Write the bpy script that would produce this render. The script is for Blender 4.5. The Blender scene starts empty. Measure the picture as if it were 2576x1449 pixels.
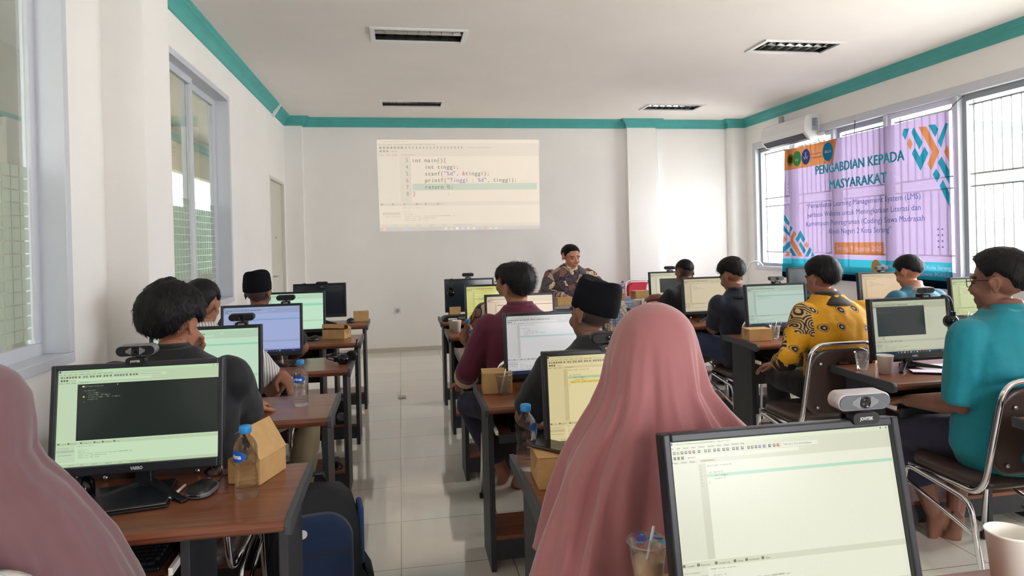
import bpy, bmesh, math, random
from mathutils import Vector, Matrix, noise
from math import sin, cos, pi, radians as rad
S = bpy.context.scene
COL = S.collection
random.seed(7)

# ------------------------------------------------------------------ camera
F_PX, CY = 1650.0, 613.2
CAM_H = 1.443
def cam_basis(yaw=0.16897, pitch=-0.00470, roll=-0.02460):
    f = Vector((sin(yaw)*cos(pitch), cos(yaw)*cos(pitch), sin(pitch)))
    r = Vector((cos(yaw), -sin(yaw), 0)); u = r.cross(f)
    return r*cos(roll)+u*sin(roll), -r*sin(roll)+u*cos(roll), f
CR, CU, CF = cam_basis()
cam = bpy.data.cameras.new('camera'); camo = bpy.data.objects.new('camera', cam); COL.objects.link(camo)
cam.sensor_width = 36.0; cam.lens = F_PX/2576*36.0
cam.shift_y = (CY-724.5)/2576; cam.clip_start = 0.02
camo.matrix_world = Matrix(((CR.x, CU.x, -CF.x, 0), (CR.y, CU.y, -CF.y, 0), (CR.z, CU.z, -CF.z, CAM_H), (0, 0, 0, 1)))
S.camera = camo

# ------------------------------------------------------------------ daylight, exposure
S.view_settings.view_transform = 'Standard'; S.view_settings.look = 'None'
S.view_settings.gamma = 1.0; S.view_settings.use_curve_mapping = False
S.view_settings.exposure = 3.15
W = bpy.data.worlds.new('daylight'); S.world = W; W.use_nodes = True
_n = W.node_tree.nodes; _l = W.node_tree.links; _n.clear()
_tc = _n.new('ShaderNodeTexCoord'); _sx = _n.new('ShaderNodeSeparateXYZ'); _rp = _n.new('ShaderNodeValToRGB')
_bg = _n.new('ShaderNodeBackground'); _o = _n.new('ShaderNodeOutputWorld')
_l.new(_tc.outputs['Generated'], _sx.inputs[0]); 
_e = _rp.color_ramp.elements      # -1..1 elevation mapped to 0..1 below: pale ground, hazy horizon, bright overcast above
_mr = _n.new('ShaderNodeMapRange'); _mr.inputs['From Min'].default_value = -1; _l.new(_sx.outputs['Z'], _mr.inputs['Value']); _l.new(_mr.outputs[0], _rp.inputs[0])
_e[0].position = .40; _e[0].color = (.55, .55, .55, 1)
_e[1].position = .56; _e[1].color = (.50, .51, .52, 1)
_q = _e.new(.64); _q.color = (1.0, 1.0, 1.02, 1)
_l.new(_rp.outputs[0], _bg.inputs['Color']); _bg.inputs['Strength'].default_value = 3.4
_l.new(_bg.outputs[0], _o.inputs[0])
S.cycles.max_bounces = 8; S.cycles.diffuse_bounces = 5; S.cycles.glossy_bounces = 4
S.cycles.transmission_bounces = 7; S.cycles.transparent_max_bounces = 10
S.cycles.caustics_reflective = False; S.cycles.caustics_refractive = False
S.cycles.sample_clamp_indirect = 6.0
S.cycles.use_denoising = True

def portal(loc, sx, sy, rot):
    l = bpy.data.lights.new('daylight_portal', 'AREA'); l.shape = 'RECTANGLE'; l.size = sx; l.size_y = sy
    l.cycles.is_portal = True
    o = bpy.data.objects.new('daylight_portal', l); COL.objects.link(o); o.location = loc; o.rotation_euler = rot
# room extents
XL, XR, YF, YB, ZC = -1.43, 4.94, 8.86, -2.6, 3.10
WZ0, WZ1 = 0.99, 2.67          # right-hand windows
portal((5.12, 5.54, (WZ0+WZ1)/2), WZ1-WZ0, 5.96, (0, rad(90), 0))
portal((-4.36, 15.5, 1.95), 2.1, 13.0, (0, rad(-90), 0))
portal((2.2, -2.72, 1.75), 1.2, 1.6, (rad(90), 0, 0))  # fill daylight through the opening added in the unseen back wall
portal((-2.9, -2.72, 1.9), 2.4, 3.2, (rad(90), 0, 0))  # daylight through the added opening at the corridor's unseen near end

# ------------------------------------------------------------------ helpers
def link(o, parent=None):
    COL.objects.link(o)
    if parent is not None: o.parent = parent
    return o
class MB:
    """collects geometry for one mesh; faces carry a material slot and smooth flag"""
    def __init__(s):
        s.v = []; s.f = []; s.m = []; s.s = []; s.M = Matrix()
    def at(s, loc=(0, 0, 0), rz=0.0, rx=0.0, ry=0.0, sc=1.0):
        s.M = Matrix.Translation(loc) @ Matrix.Rotation(rz, 4, 'Z') @ Matrix.Rotation(rx, 4, 'X') @ Matrix.Rotation(ry, 4, 'Y') @ Matrix.Scale(sc, 4)
        return s
    def add(s, vs, fs, m=0, smooth=False):
        b = len(s.v); M = s.M
        s.v += [tuple(M @ Vector(v)) for v in vs]
        for f in fs:
            s.f.append(tuple(b+i for i in f)); s.m.append(m); s.s.append(smooth)
    def box(s, a, b, m=0):
        x0, y0, z0 = a; x1, y1, z1 = b
        s.add([(x0,y0,z0),(x1,y0,z0),(x1,y1,z0),(x0,y1,z0),(x0,y0,z1),(x1,y0,z1),(x1,y1,z1),(x0,y1,z1)],
              [(3,2,1,0),(4,5,6,7),(0,1,5,4),(1,2,6,5),(2,3,7,6),(3,0,4,7)], m)
    def loft(s, rings, m=0, caps=True, smooth=True, closed=True):
        n = len(rings[0]); vs = [p for r in rings for p in r]; fs = []
        for k in range(len(rings)-1):
            for i in range(n if closed else n-1):
                j = (i+1) % n
                fs.append((k*n+i, k*n+j, (k+1)*n+j, (k+1)*n+i))
        if caps:
            fs.append(tuple(range(n-1, -1, -1))); fs.append(tuple((len(rings)-1)*n+i for i in range(n)))
        s.add(vs, fs, m, smooth)
    def lathe(s, prof, n=20, m=0, caps=True, smooth=True):
        s.loft([[(r*cos(2*pi*i/n), r*sin(2*pi*i/n), z) for i in range(n)] for r, z in prof], m, caps, smooth)
    def tube(s, pts, r, n=8, m=0, caps=True, flat=None):
        pts = [Vector(p) for p in pts]; rs = r if isinstance(r, (list, tuple)) else [r]*len(pts)
        rings = []; up = None
        for i, p in enumerate(pts):
            t = (pts[min(i+1, len(pts)-1)]-pts[max(i-1, 0)])
            t = t.normalized() if t.length > 1e-9 else Vector((0,0,1))
            if up is None:
                a = Vector((0,0,1)) if abs(t.z) < .9 else Vector((1,0,0))
                up = (a - t*a.dot(t)).normalized()
            else:
                up = up - t*up.dot(t)
                up = up.normalized() if up.length > 1e-6 else Vector((1,0,0))
            b = t.cross(up)
            ru = rs[i]*(flat if flat else 1.0)
            rings.append([tuple(p + up*(ru*cos(2*pi*k/n)) + b*(rs[i]*sin(2*pi*k/n))) for k in range(n)])
        s.loft(rings, m, caps, True)
    def ball(s, c, r, nu=12, nv=8, m=0):
        rx, ry, rz = r if isinstance(r, (list, tuple)) else (r, r, r)
        rings = []
        for j in range(1, nv):
            a = pi*j/nv - pi/2
            rings.append([(c[0]+rx*cos(a)*cos(2*pi*i/nu), c[1]+ry*cos(a)*sin(2*pi*i/nu), c[2]+rz*sin(a)) for i in range(nu)])
        b = [(c[0], c[1], c[2]-rz), (c[0], c[1], c[2]+rz)]
        n = nu; vs = [p for q in rings for p in q]+b; fs = []
        for k in range(len(rings)-1):
            for i in range(n):
                j = (i+1) % n; fs.append((k*n+i, k*n+j, (k+1)*n+j, (k+1)*n+i))
        L = len(rings)*n
        for i in range(n):
            j = (i+1) % n; fs.append((j, i, L)); fs.append(((len(rings)-1)*n+i, (len(rings)-1)*n+j, L+1))
        s.add(vs, fs, m, True)
    def poly(s, pts, m=0, double=False):
        s.add(pts, [tuple(range(len(pts)))], m)
    def prism(s, pts, d, m=0, smooth=False):
        """extrude closed polygon pts (3d) by vector d"""
        n = len(pts); d = Vector(d); q = [tuple(Vector(p)+d) for p in pts]
        fs = [tuple(range(n-1, -1, -1)), tuple(range(n, 2*n))] + [(i, (i+1) % n, n+(i+1) % n, n+i) for i in range(n)]
        s.add(list(pts)+q, fs, m, smooth)
    def mesh(s, name, mats):
        me = bpy.data.meshes.new(name); me.from_pydata(s.v, [], s.f); me.update()
        for mt in (mats if isinstance(mats, (list, tuple)) else [mats]): me.materials.append(mt)
        me.polygons.foreach_set('material_index', s.m); me.polygons.foreach_set('use_smooth', s.s)
        bm = bmesh.new(); bm.from_mesh(me); bmesh.ops.recalc_face_normals(bm, faces=bm.faces); bm.to_mesh(me); bm.free()
        return me
    def obj(s, name, mats, parent=None, bevel=0, seg=2, sub=0):
        return mobj(name, s.mesh(name, mats), parent, bevel, seg, sub)
def mobj(name, me, parent=None, bevel=0, seg=2, sub=0):
    o = bpy.data.objects.new(name, me); link(o, parent)
    if bevel:
        b = o.modifiers.new('bevel', 'BEVEL'); b.width = bevel; b.segments = seg; b.limit_method = 'ANGLE'; b.angle_limit = rad(40)
        b.harden_normals = False
    if sub:
        m = o.modifiers.new('sub', 'SUBSURF'); m.levels = sub; m.render_levels = sub
    return o
_cache = {}
def part(name, key, fn, mats, parent, bevel=0, loc=None, rot=None, seg=2):
    """a part whose mesh is shared by every copy of the same key"""
    if key not in _cache:
        mb = MB(); fn(mb); _cache[key] = mb.mesh(name, mats)
    o = mobj(name, _cache[key], parent, bevel, seg)
    if loc: o.location = loc
    if rot: o.rotation_euler = rot
    return o
def thing(name, label, cat, loc=(0, 0, 0), rz=0.0, group=None):
    o = bpy.data.objects.new(name, None); o.empty_display_size = .1; link(o)
    o.location = loc; o.rotation_euler = (0, 0, rz); tag(o, label, cat, group); return o
def tag(o, label, cat, group=None):
    o['label'] = label; o['category'] = cat
    if group: o['group'] = group
    return o
def struct(o, label=None):
    o['kind'] = 'structure'
    if label: o['label'] = label
    return o

# ------------------------------------------------------------------ materials
def C(r, g, b):
    """sRGB 0-255 to linear"""
    f = lambda c: (c/255/12.92 if c <= 10 else ((c/255+.055)/1.055)**2.4)
    return (f(r), f(g), f(b), 1)
_mats = {}
def mat(name, col=(.5, .5, .5, 1), rough=.5, metal=0, spec=.5, bump=None, var=None, coat=0, trans=0, ior=1.45, emit=None, es=0, sheen=0, alpha=1):
    if name in _mats: return _mats[name]
    m = bpy.data.materials.new(name); m.use_nodes = True; _mats[name] = m
    nt = m.node_tree; p = nt.nodes['Principled BSDF']
    p.inputs['Base Color'].default_value = col; p.inputs['Roughness'].default_value = rough; p.inputs['Metallic'].default_value = metal
    p.inputs['Specular IOR Level'].default_value = spec; p.inputs['Coat Weight'].default_value = coat
    p.inputs['Transmission Weight'].default_value = trans; p.inputs['IOR'].default_value = ior
    p.inputs['Sheen Weight'].default_value = sheen; p.inputs['Alpha'].default_value = alpha
    if emit: p.inputs['Emission Color'].default_value = emit; p.inputs['Emission Strength'].default_value = es
    if var or bump:
        tc = nt.nodes.new('ShaderNodeTexCoord')
        mp = nt.nodes.new('ShaderNodeMapping'); nt.links.new(tc.outputs['Object'], mp.inputs[0])
    if var:   # (scale, amount, detail, stretch)
        sc, amt, st = var
        nz = nt.nodes.new('ShaderNodeTexNoise'); nz.inputs['Scale'].default_value = sc; nz.inputs['Detail'].default_value = 5
        mp.inputs['Scale'].default_value = st
        nt.links.new(mp.outputs[0], nz.inputs['Vector'])
        mx = nt.nodes.new('ShaderNodeMix'); mx.data_type = 'RGBA'
        mx.inputs['A'].default_value = tuple(max(0, c*(1-amt)) for c in col[:3])+(1,)
        mx.inputs['B'].default_value = tuple(min(1, c*(1+amt)) for c in col[:3])+(1,)
        rp = nt.nodes.new('ShaderNodeMapRange'); rp.inputs['From Min'].default_value = .3; rp.inputs['From Max'].default_value = .7
        nt.links.new(nz.outputs['Fac'], rp.inputs['Value']); nt.links.new(rp.outputs[0], mx.inputs['Factor'])
        nt.links.new(mx.outputs['Result'], p.inputs['Base Color'])
    if bump:
        sc, stg, dist = bump
        nz = nt.nodes.new('ShaderNodeTexNoise'); nz.inputs['Scale'].default_value = sc; nz.inputs['Detail'].default_value = 6
        nt.links.new(tc.outputs['Object'], nz.inputs['Vector'])
        bp = nt.nodes.new('ShaderNodeBump'); bp.inputs['Strength'].default_value = stg; bp.inputs['Distance'].default_value = dist
        nt.links.new(nz.outputs['Fac'], bp.inputs['Height']); nt.links.new(bp.outputs[0], p.inputs['Normal'])
    return m
def nodes(m):
    return m.node_tree.nodes, m.node_tree.links, m.node_tree.nodes['Principled BSDF']

M_wall = mat('wall_paint', C(248, 245, 242), .65, bump=(60, .12, .004), var=(1.3, .03, (1, 1, 1)))
M_ceil = mat('ceiling_paint', C(238, 232, 228), .8, bump=(40, .08, .004), var=(1.1, .03, (1, 1, 1)))
M_teal = mat('teal_cornice_paint', C(80, 172, 168), .55, var=(6, .06, (1, 1, 1)))
M_alu = mat('window_aluminium', C(208, 211, 220), .35, spec=.5)
M_aludark = mat('window_aluminium_grey', C(150, 156, 163), .4)
M_iron = mat('black_iron', C(34, 38, 46), .5)
M_white = mat('white_plastic', C(232, 232, 232), .35)
M_black = mat('black_plastic', C(22, 24, 28), .42, bump=(400, .05, .001))
M_blackg = mat('black_gloss_plastic', C(14, 15, 18), .12)
M_grey = mat('grey_plastic', C(110, 112, 116), .4)
M_lgrey = mat('light_grey_plastic', C(176, 176, 178), .4)
M_bezel = mat('monitor_bezel', C(34, 37, 44), .38)
M_chrome = mat('chrome', C(225, 225, 228), .12, metal=1)
M_steel = mat('brushed_steel', C(190, 188, 184), .3, metal=1)
M_desk = mat('desk_panel_black', C(48, 49, 54), .5, bump=(300, .1, .001), var=(30, .12, (1, 1, .2)))
M_deskedge = mat('desk_edge_grey', C(66, 68, 72), .45)
M_vinyl = mat('brown_vinyl', C(66, 52, 48), .32, bump=(250, .12, .001), var=(4, .12, (1, 1, 1)))
M_vinylred = mat('red_vinyl', C(190, 22, 52), .45)
M_kraft = mat('kraft_card', C(196, 158, 104), .7, var=(25, .07, (1, 1, 1)), bump=(200, .06, .001))
M_kraftin = mat('kraft_card_inside', C(170, 130, 84), .75)
M_paper = mat('white_paper', C(248, 245, 236), .6)
M_cable = mat('black_cable', C(18, 18, 20), .4)

def glass_mat(name, tint=(1, 1, 1, 1), refl=.08, rough=.02, haze=None):
    m = bpy.data.materials.new(name); m.use_nodes = True; nt = m.node_tree; nt.nodes.clear()
    o = nt.nodes.new('ShaderNodeOutputMaterial'); t = nt.nodes.new('ShaderNodeBsdfTransparent'); t.inputs[0].default_value = tint
    g = nt.nodes.new('ShaderNodeBsdfGlossy'); g.inputs['Roughness'].default_value = rough
    lw = nt.nodes.new('ShaderNodeLayerWeight'); lw.inputs['Blend'].default_value = .35
    mr = nt.nodes.new('ShaderNodeMath'); mr.operation = 'MULTIPLY_ADD'; mr.inputs[1].default_value = .55; mr.inputs[2].default_value = refl
    mr.use_clamp = True
    nt.links.new(lw.outputs['Fresnel'], mr.inputs[0])
    mx = nt.nodes.new('ShaderNodeMixShader'); nt.links.new(mr.outputs[0], mx.inputs[0]); nt.links.new(t.outputs[0], mx.inputs[1]); nt.links.new(g.outputs[0], mx.inputs[2])
    out = mx
    if haze:
        d = nt.nodes.new('ShaderNodeBsdfTranslucent'); d.inputs[0].default_value = haze[0]
        d2 = nt.nodes.new('ShaderNodeBsdfDiffuse'); d2.inputs[0].default_value = haze[0]
        md = nt.nodes.new('ShaderNodeMixShader'); md.inputs[0].default_value = .5
        nt.links.new(d.outputs[0], md.inputs[1]); nt.links.new(d2.outputs[0], md.inputs[2])
        m2 = nt.nodes.new('ShaderNodeMixShader'); m2.inputs[0].default_value = haze[1]
        nt.links.new(mx.outputs[0], m2.inputs[1]); nt.links.new(md.outputs[0], m2.inputs[2]); out = m2
    nt.links.new(out.outputs[0], o.inputs[0]); return m
M_pane = glass_mat('window_glass', (.86, .90, .88, 1), .05)
M_paneR = glass_mat('outer_window_glass', (.97, .985, .98, 1), .03)
M_film = glass_mat('frosted_film', (.72, .80, .76, 1), .05, .3, haze=(C(196, 208, 198), .72))
M_clear = glass_mat('clear_plastic', (1, 1, 1, 1), .09, .08, haze=((.9, .9, .9, 1), .06))

# wood for desk tops: long grain streaks
M_wood = mat('desk_wood', C(126, 74, 52), .32, coat=.15)
n_, l_, p_ = nodes(M_wood)
tc = n_.new('ShaderNodeTexCoord'); mp = n_.new('ShaderNodeMapping'); mp.inputs['Scale'].default_value = (1.2, 22, 22)
nz = n_.new('ShaderNodeTexNoise'); nz.inputs['Scale'].default_value = 3; nz.inputs['Detail'].default_value = 8; nz.inputs['Distortion'].default_value = .6
cr = n_.new('ShaderNodeValToRGB'); cr.color_ramp.elements[0].position = .3; cr.color_ramp.elements[0].color = C(104, 58, 40)
cr.color_ramp.elements[1].position = .7; cr.color_ramp.elements[1].color = C(146, 90, 62)
l_.new(tc.outputs['Object'], mp.inputs[0]); l_.new(mp.outputs[0], nz.inputs['Vector']); l_.new(nz.outputs['Fac'], cr.inputs[0]); l_.new(cr.outputs[0], p_.inputs['Base Color'])

# glossy floor tiles, half a metre square
M_floor = bpy.data.materials.new('floor_tiles'); M_floor.use_nodes = True
n_, l_, p_ = nodes(M_floor)
tc = n_.new('ShaderNodeTexCoord'); mp = n_.new('ShaderNodeMapping'); mp.inputs['Location'].default_value = (0.03, 0.05, 0)
br = n_.new('ShaderNodeTexBrick'); br.offset = 0; br.inputs['Scale'].default_value = 1; br.inputs['Brick Width'].default_value = .5; br.inputs['Row Height'].default_value = .5
br.inputs['Mortar Size'].default_value = .0022; br.inputs['Mortar Smooth'].default_value = .2; br.inputs['Bias'].default_value = 0
br.inputs['Color1'].default_value = C(242, 236, 224); br.inputs['Color2'].default_value = C(237, 230, 218); br.inputs['Mortar'].default_value = C(134, 126, 112)
nz = n_.new('ShaderNodeTexNoise'); nz.inputs['Scale'].default_value = 3.5; nz.inputs['Detail'].default_value = 6
mx = n_.new('ShaderNodeMix'); mx.data_type = 'RGBA'; mx.blend_type = 'MULTIPLY'; mx.inputs['Factor'].default_value = .18
l_.new(tc.outputs['Object'], mp.inputs[0]); l_.new(mp.outputs[0], br.inputs['Vector']); l_.new(mp.outputs[0], nz.inputs['Vector'])
l_.new(br.outputs['Color'], mx.inputs['A']); l_.new(nz.outputs['Color'], mx.inputs['B']); l_.new(mx.outputs['Result'], p_.inputs['Base Color'])
p_.inputs['Roughness'].default_value = .06; p_.inputs['IOR'].default_value = 2.3; p_.inputs['Specular IOR Level'].default_value = .5

def colmat(rgb, rough=.6, pre='ink'):
    """flat printed colour"""
    return mat('%s_%d_%d_%d' % ((pre,)+tuple(rgb)), C(*rgb), rough)
def emat(rgb, st=1.0):
    """lit display colour: black glassy surface that gives off light"""
    return mat('display_%d_%d_%d_%d' % (tuple(rgb)+(int(st*100),)), (.004, .004, .005, 1), .22, emit=C(*rgb), es=st, spec=.35)

# ------------------------------------------------------------------ lettering
_txt = {}
def glyphs(s, bold=0.0):
    key = (s, bold)
    if key not in _txt:
        cu = bpy.data.curves.new('t', 'FONT'); cu.body = s; cu.size = 1.0; cu.resolution_u = 2; cu.offset = bold
        o = bpy.data.objects.new('t', cu); COL.objects.link(o)
        dg = bpy.context.evaluated_depsgraph_get(); me = bpy.data.meshes.new_from_object(o.evaluated_get(dg))
        vs = [tuple(v.co) for v in me.vertices]; fs = [tuple(p.vertices) for p in me.polygons]
        bpy.data.objects.remove(o); bpy.data.curves.remove(cu); bpy.data.meshes.remove(me)
        _txt[key] = (vs, fs)
    return _txt[key]
def text_extent(s, bold=0.0):
    vs, _ = glyphs(s, bold)
    if not vs: return 0, 0, 0, 0
    xs = [v[0] for v in vs]; ys = [v[1] for v in vs]
    return min(xs), max(xs), min(ys), max(ys)
def put_text(mb, s, place, m=0, width=None, height=None, bold=0.0):
    """place(x, y) -> 3d point, x and y in text units scaled; width fits the string, height scales the capital height (0.7 em)"""
    vs, fs = glyphs(s, bold)
    if not vs: return
    x0, x1, _, _ = text_extent(s, bold)
    sx = width/(x1-x0) if width else None
    sy = height/.7 if height else sx
    if sx is None: sx = sy
    mb.add([place((v[0]-x0)*sx, v[1]*sy) for v in vs], fs, m)
# ------------------------------------------------------------------ room shell
def boxes(name, lst, m, label=None, parent=None, bevel=0):
    b = MB()
    for x in lst: b.box(*x)
    o = b.obj(name, m, parent, bevel); 
    if parent is None: struct(o, label)
    return o
T = .15
boxes('floor', [((-1.58, YB-.2, -.1), (5.14, YF+.2, 0))], M_floor, 'glossy beige tiled floor')
LIGHTS = [(.19, 5.29), (3.49, 5.31), (.18, 7.88), (3.47, 7.92)]
LW, LD = .36, .16
def ceiling():
    b = MB()
    xs = sorted({XL-T, XR+T} | {v for x, y in LIGHTS for v in (x-LW, x+LW)})
    ys = sorted({YB-T, YF+T} | {v for x, y in LIGHTS for v in (y-LD, y+LD)})
    for i in range(len(xs)-1):
        for j in range(len(ys)-1):
            cx, cy = (xs[i]+xs[i+1])/2, (ys[j]+ys[j+1])/2
            if any(abs(cx-x) < LW and abs(cy-y) < LD for x, y in LIGHTS): continue
            b.box((xs[i], ys[j], ZC), (xs[i+1], ys[j+1], ZC+.12))
    struct(b.obj('ceiling', M_ceil), 'off white plaster ceiling')
ceiling()
boxes('wall_front', [((XL-T, YF, 0), (XR+T, YF+T, ZC))], M_wall, 'white front wall with the projection')
boxes('wall_back', [((XL-T, YB-T, 0), (1.6, YB, ZC)), ((2.8, YB-T, 0), (XR+T, YB, ZC)), ((1.6, YB-T, 0), (2.8, YB, .95)), ((1.6, YB-T, 2.55), (2.8, YB, ZC))], M_wall, 'white wall behind the viewer')  # opening in this unseen wall is added, to let in fill light
W1 = (1.25, 3.16, .96, 2.78); W2 = (4.30, 5.97, .98, 2.74); D1 = (7.74, 8.66, 0, 2.25)
boxes('wall_left', [((XL-T, YB, 0), (XL, W1[0], ZC)), ((XL-T, W1[0], 0), (XL, W1[1], W1[2])), ((XL-T, W1[0], W1[3]), (XL, W1[1], ZC)),
                    ((XL-T, W1[1], 0), (XL, W2[0], ZC)), ((XL-T, W2[0], 0), (XL, W2[1], W2[2])), ((XL-T, W2[0], W2[3]), (XL, W2[1], ZC)),
                    ((XL-T, W2[1], 0), (XL, D1[0], ZC)), ((XL-T, D1[0], D1[3]), (XL, D1[1], ZC)), ((XL-T, D1[1], 0), (XL, YF, ZC))], M_wall, 'white left wall')
WY0, WY1 = 2.58, 8.50
boxes('wall_right', [((XR, YB, 0), (XR+T, WY0, ZC)), ((XR, WY1, 0), (XR+T, YF, ZC)), ((XR, WY0, 0), (XR+T, WY1, WZ0)), ((XR, WY0, WZ1), (XR+T, WY1, ZC))], M_wall, 'white right wall below and above the windows')
# pillars
boxes('trim_1', [((XL, 3.53, 0), (-1.238, 3.91, ZC))], M_wall, 'square white pillar between the left windows')
boxes('trim_2', [((XL, 8.76, 0), (-1.21, YF, ZC))], M_wall, 'flat white pillar in the front left corner')
boxes('trim_3', [((3.17, 8.78, 0), (3.59, YF, ZC))], M_wall, 'flat white pillar on the front wall')
b = MB()
b.prism([(4.94, YF, 0), (4.69, YF, 0)]+[(4.77-.08*cos(a*pi/12), 8.84-.08*sin(a*pi/12), 0) for a in range(0, 7)]+[(4.94, 8.76, 0)], (0, 0, ZC))
struct(b.obj('trim_4', M_wall), 'rounded white pillar in the front right corner')
# cornice swept round the room
PLAN = [(XL, YB), (XL, 3.53), (-1.238, 3.53), (-1.238, 3.91), (XL, 3.91), (XL, 8.76), (-1.21, 8.76), (-1.21, YF), (3.17, YF), (3.17, 8.78), (3.59, 8.78), (3.59, YF), (4.69, YF), (4.69, 8.76), (XR, 8.76), (XR, YB)]
PROF = [(0, -.115), (.012, -.115), (.016, -.105), (.022, -.078), (.034, -.055), (.040, -.052), (.044, -.045), (.060, -.034), (.072, -.028), (.076, -.018), (.086, -.014), (.092, -.002), (.092, 0)]
def sweep(plan, prof, zc, name, m, label):
    b = MB(); n = len(plan); rings = []
    for i, p in enumerate(plan):
        ns = []
        for a, c in ((i-1, i), (i, i+1)):
            if a >= 0 and c < n:
                d = (Vector(plan[c])-Vector(plan[a])).normalized(); ns.append(Vector((d.y, -d.x)))
        nn = ns[0] if len(ns) == 1 else (ns[0]+ns[1])/(1+ns[0].dot(ns[1]))
        rings.append([(p[0]+nn.x*d, p[1]+nn.y*d, zc+z) for d, z in prof])
    b.loft(rings, 0, False, False, closed=False)
    return struct(b.obj(name, m), label)
sweep(PLAN, PROF, ZC, 'trim_5', M_teal, 'teal cornice running round the ceiling')
# baseboard: thin tile strip on the front wall
boxes('baseboard_front', [((-1.21, YF-.008, 0), (3.17, YF, .06))], mat('skirting', C(205, 198, 186), .3), 'low pale tile skirting on the front wall')

# ------------------------------------------------------------------ left windows (to the corridor)
M_film2 = M_film
def slide_window(name, w, leaves, label, film_z=1.80):
    y0, y1, z0, z1 = w; fr = .055
    b = MB()
    def ring(x0, x1, a0, a1, c0, c1, t):
        b.box((x0, a0, c0), (x1, a1, c0+t)); b.box((x0, a0, c1-t), (x1, a1, c1)); b.box((x0, a0, c0+t), (x1, a0+t, c1-t)); b.box((x0, a1-t, c0+t), (x1, a1, c1-t))
    ring(XL-T, XL+.014, y0, y1, z0, z1, .045)
    root = b.obj(name, M_alu, None, .003); struct(root, label)
    for k, (a0, a1, x) in enumerate(leaves):
        b = MB(); ring(x-.016, x+.016, a0, a1, z0+.04, z1-.04, .055); b.obj('sash', M_alu, root, .003)
        b = MB(); b.box((x-.003, a0+.05, z0+.09), (x+.003, a1-.05, z1-.09)); b.obj('pane', M_pane, root)
        # etched film: small rectangles left between clear lines
        b = MB(); pw, ph = .062, .052; g = .006
        ny = int((a1-a0-.11)/pw); zz = film_z
        while zz-ph > z0+.10:
            for i in range(ny):
                ya = a0+.055+i*pw
                b.add([(x+.0045, ya, zz-ph+g), (x+.0045, ya+pw-g, zz-ph+g), (x+.0045, ya+pw-g, zz), (x+.0045, ya, zz)], [(0, 1, 2, 3)])
            zz -= ph
        b.obj('frosted_film', M_film, root)
    return root
slide_window('window_1', W1, [(1.30, 2.26, -1.50), (2.20, 3.12, -1.54)], 'nearest left window with frosted grid film below')
slide_window('window_2', W2, [(4.34, 5.17, -1.50), (5.13, 5.93, -1.54)], 'tall left window beyond the pillar with frosted grid film')
# door
b = MB(); b.box((XL-.10, D1[0], 0), (XL+.004, D1[0]+.035, D1[3])); b.box((XL-.10, D1[1]-.035, 0), (XL+.004, D1[1], D1[3])); b.box((XL-.10, D1[0]+.035, D1[3]-.035), (XL+.004, D1[1]-.035, D1[3]))
door = struct(b.obj('door_1', mat('door_frame_white', C(222, 218, 208), .4), None, .003), 'white door in the left wall near the front corner')
b = MB(); b.box((XL-.07, D1[0]+.038, .01), (XL-.03, D1[1]-.038, D1[3]-.038)); b.obj('leaf', mat('door_leaf', C(214, 210, 198), .45), door)
b = MB(); b.box((XL-.03, 7.83, .93), (XL-.018, 7.87, 1.20)); b.obj('handle_plate', M_steel, door, .004)
b = MB(); b.tube([(XL-.02, 7.85, 1.10), (XL+.03, 7.85, 1.10), (XL+.035, 7.86, 1.10), (XL+.035, 7.98, 1.10)], .009, 8); b.obj('handle', M_steel, door)
b = MB(); b.at((XL-.03, 7.85, 1.0), ry=pi/2).lathe([(.001, 0), (.012, 0), (.012, .018), (.001, .02)], 12); b.obj('lock', M_steel, door)
b = MB(); b.at((XL-.031, 8.2, 1.55), ry=pi/2).lathe([(.001, 0), (.009, 0), (.009, .006), (.001, .006)], 10); b.obj('peephole', M_black, door)

# corridor seen through the left windows
M_corr = mat('corridor_paint', C(214, 206, 190), .7)
boxes('floor_corridor', [((-9, YB, -.1), (XL-T, 22, -.001))], mat('corridor_floor', C(190, 184, 172), .2), 'corridor floor')
boxes('ceiling_corridor', [((-9, YB, 3.75), (XL-T, 22, 3.85))], M_ceil, 'corridor ceiling')
boxes('wall_corridor', [((-4.35, YB, 0), (-4.2, 9, 3.75)), ((-4.35, 9, 0), (-4.2, 22, .9)), ((-4.35, 9, 2.95), (-4.2, 22, 3.75)), ((-4.2, 22, 0), (XL-T, 22.1, 3.75)), ((-4.35, YB-.1, 0), (XL-T, YB, .3)), ((-4.35, YB-.1, 3.5), (XL-T, YB, 3.75)),  # unseen near end left open, added to brighten the corridor
                        ((XL-T-.02, YF+T, 0), (XL-T, 22, 3.75)), ((XL-T-.02, YB, ZC), (XL-T, YF+T, 3.75))], M_corr, 'corridor wall')
boxes('trim_6', [((-4.2, YB, 2.86), (-4.16, 9, 2.97))], M_teal, 'teal band in the corridor')
boxes('trim_7', [((-4.2, 9, 3.5), (-4.1, 22, 3.62))], M_teal, 'far teal cornice in the corridor')
boxes('trim_8', [((-4.2, 7.6, 0), (-4.0, 8.3, 2.86))], M_corr, 'corridor pillar')
b = MB(); b.box((-5.6, 9, .5), (-5.5, 22, 2.52)); g = b.obj('trim_9', mat('green_fence', C(138, 176, 160), .8)); struct(g, 'green wall outside the corridor')

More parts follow.
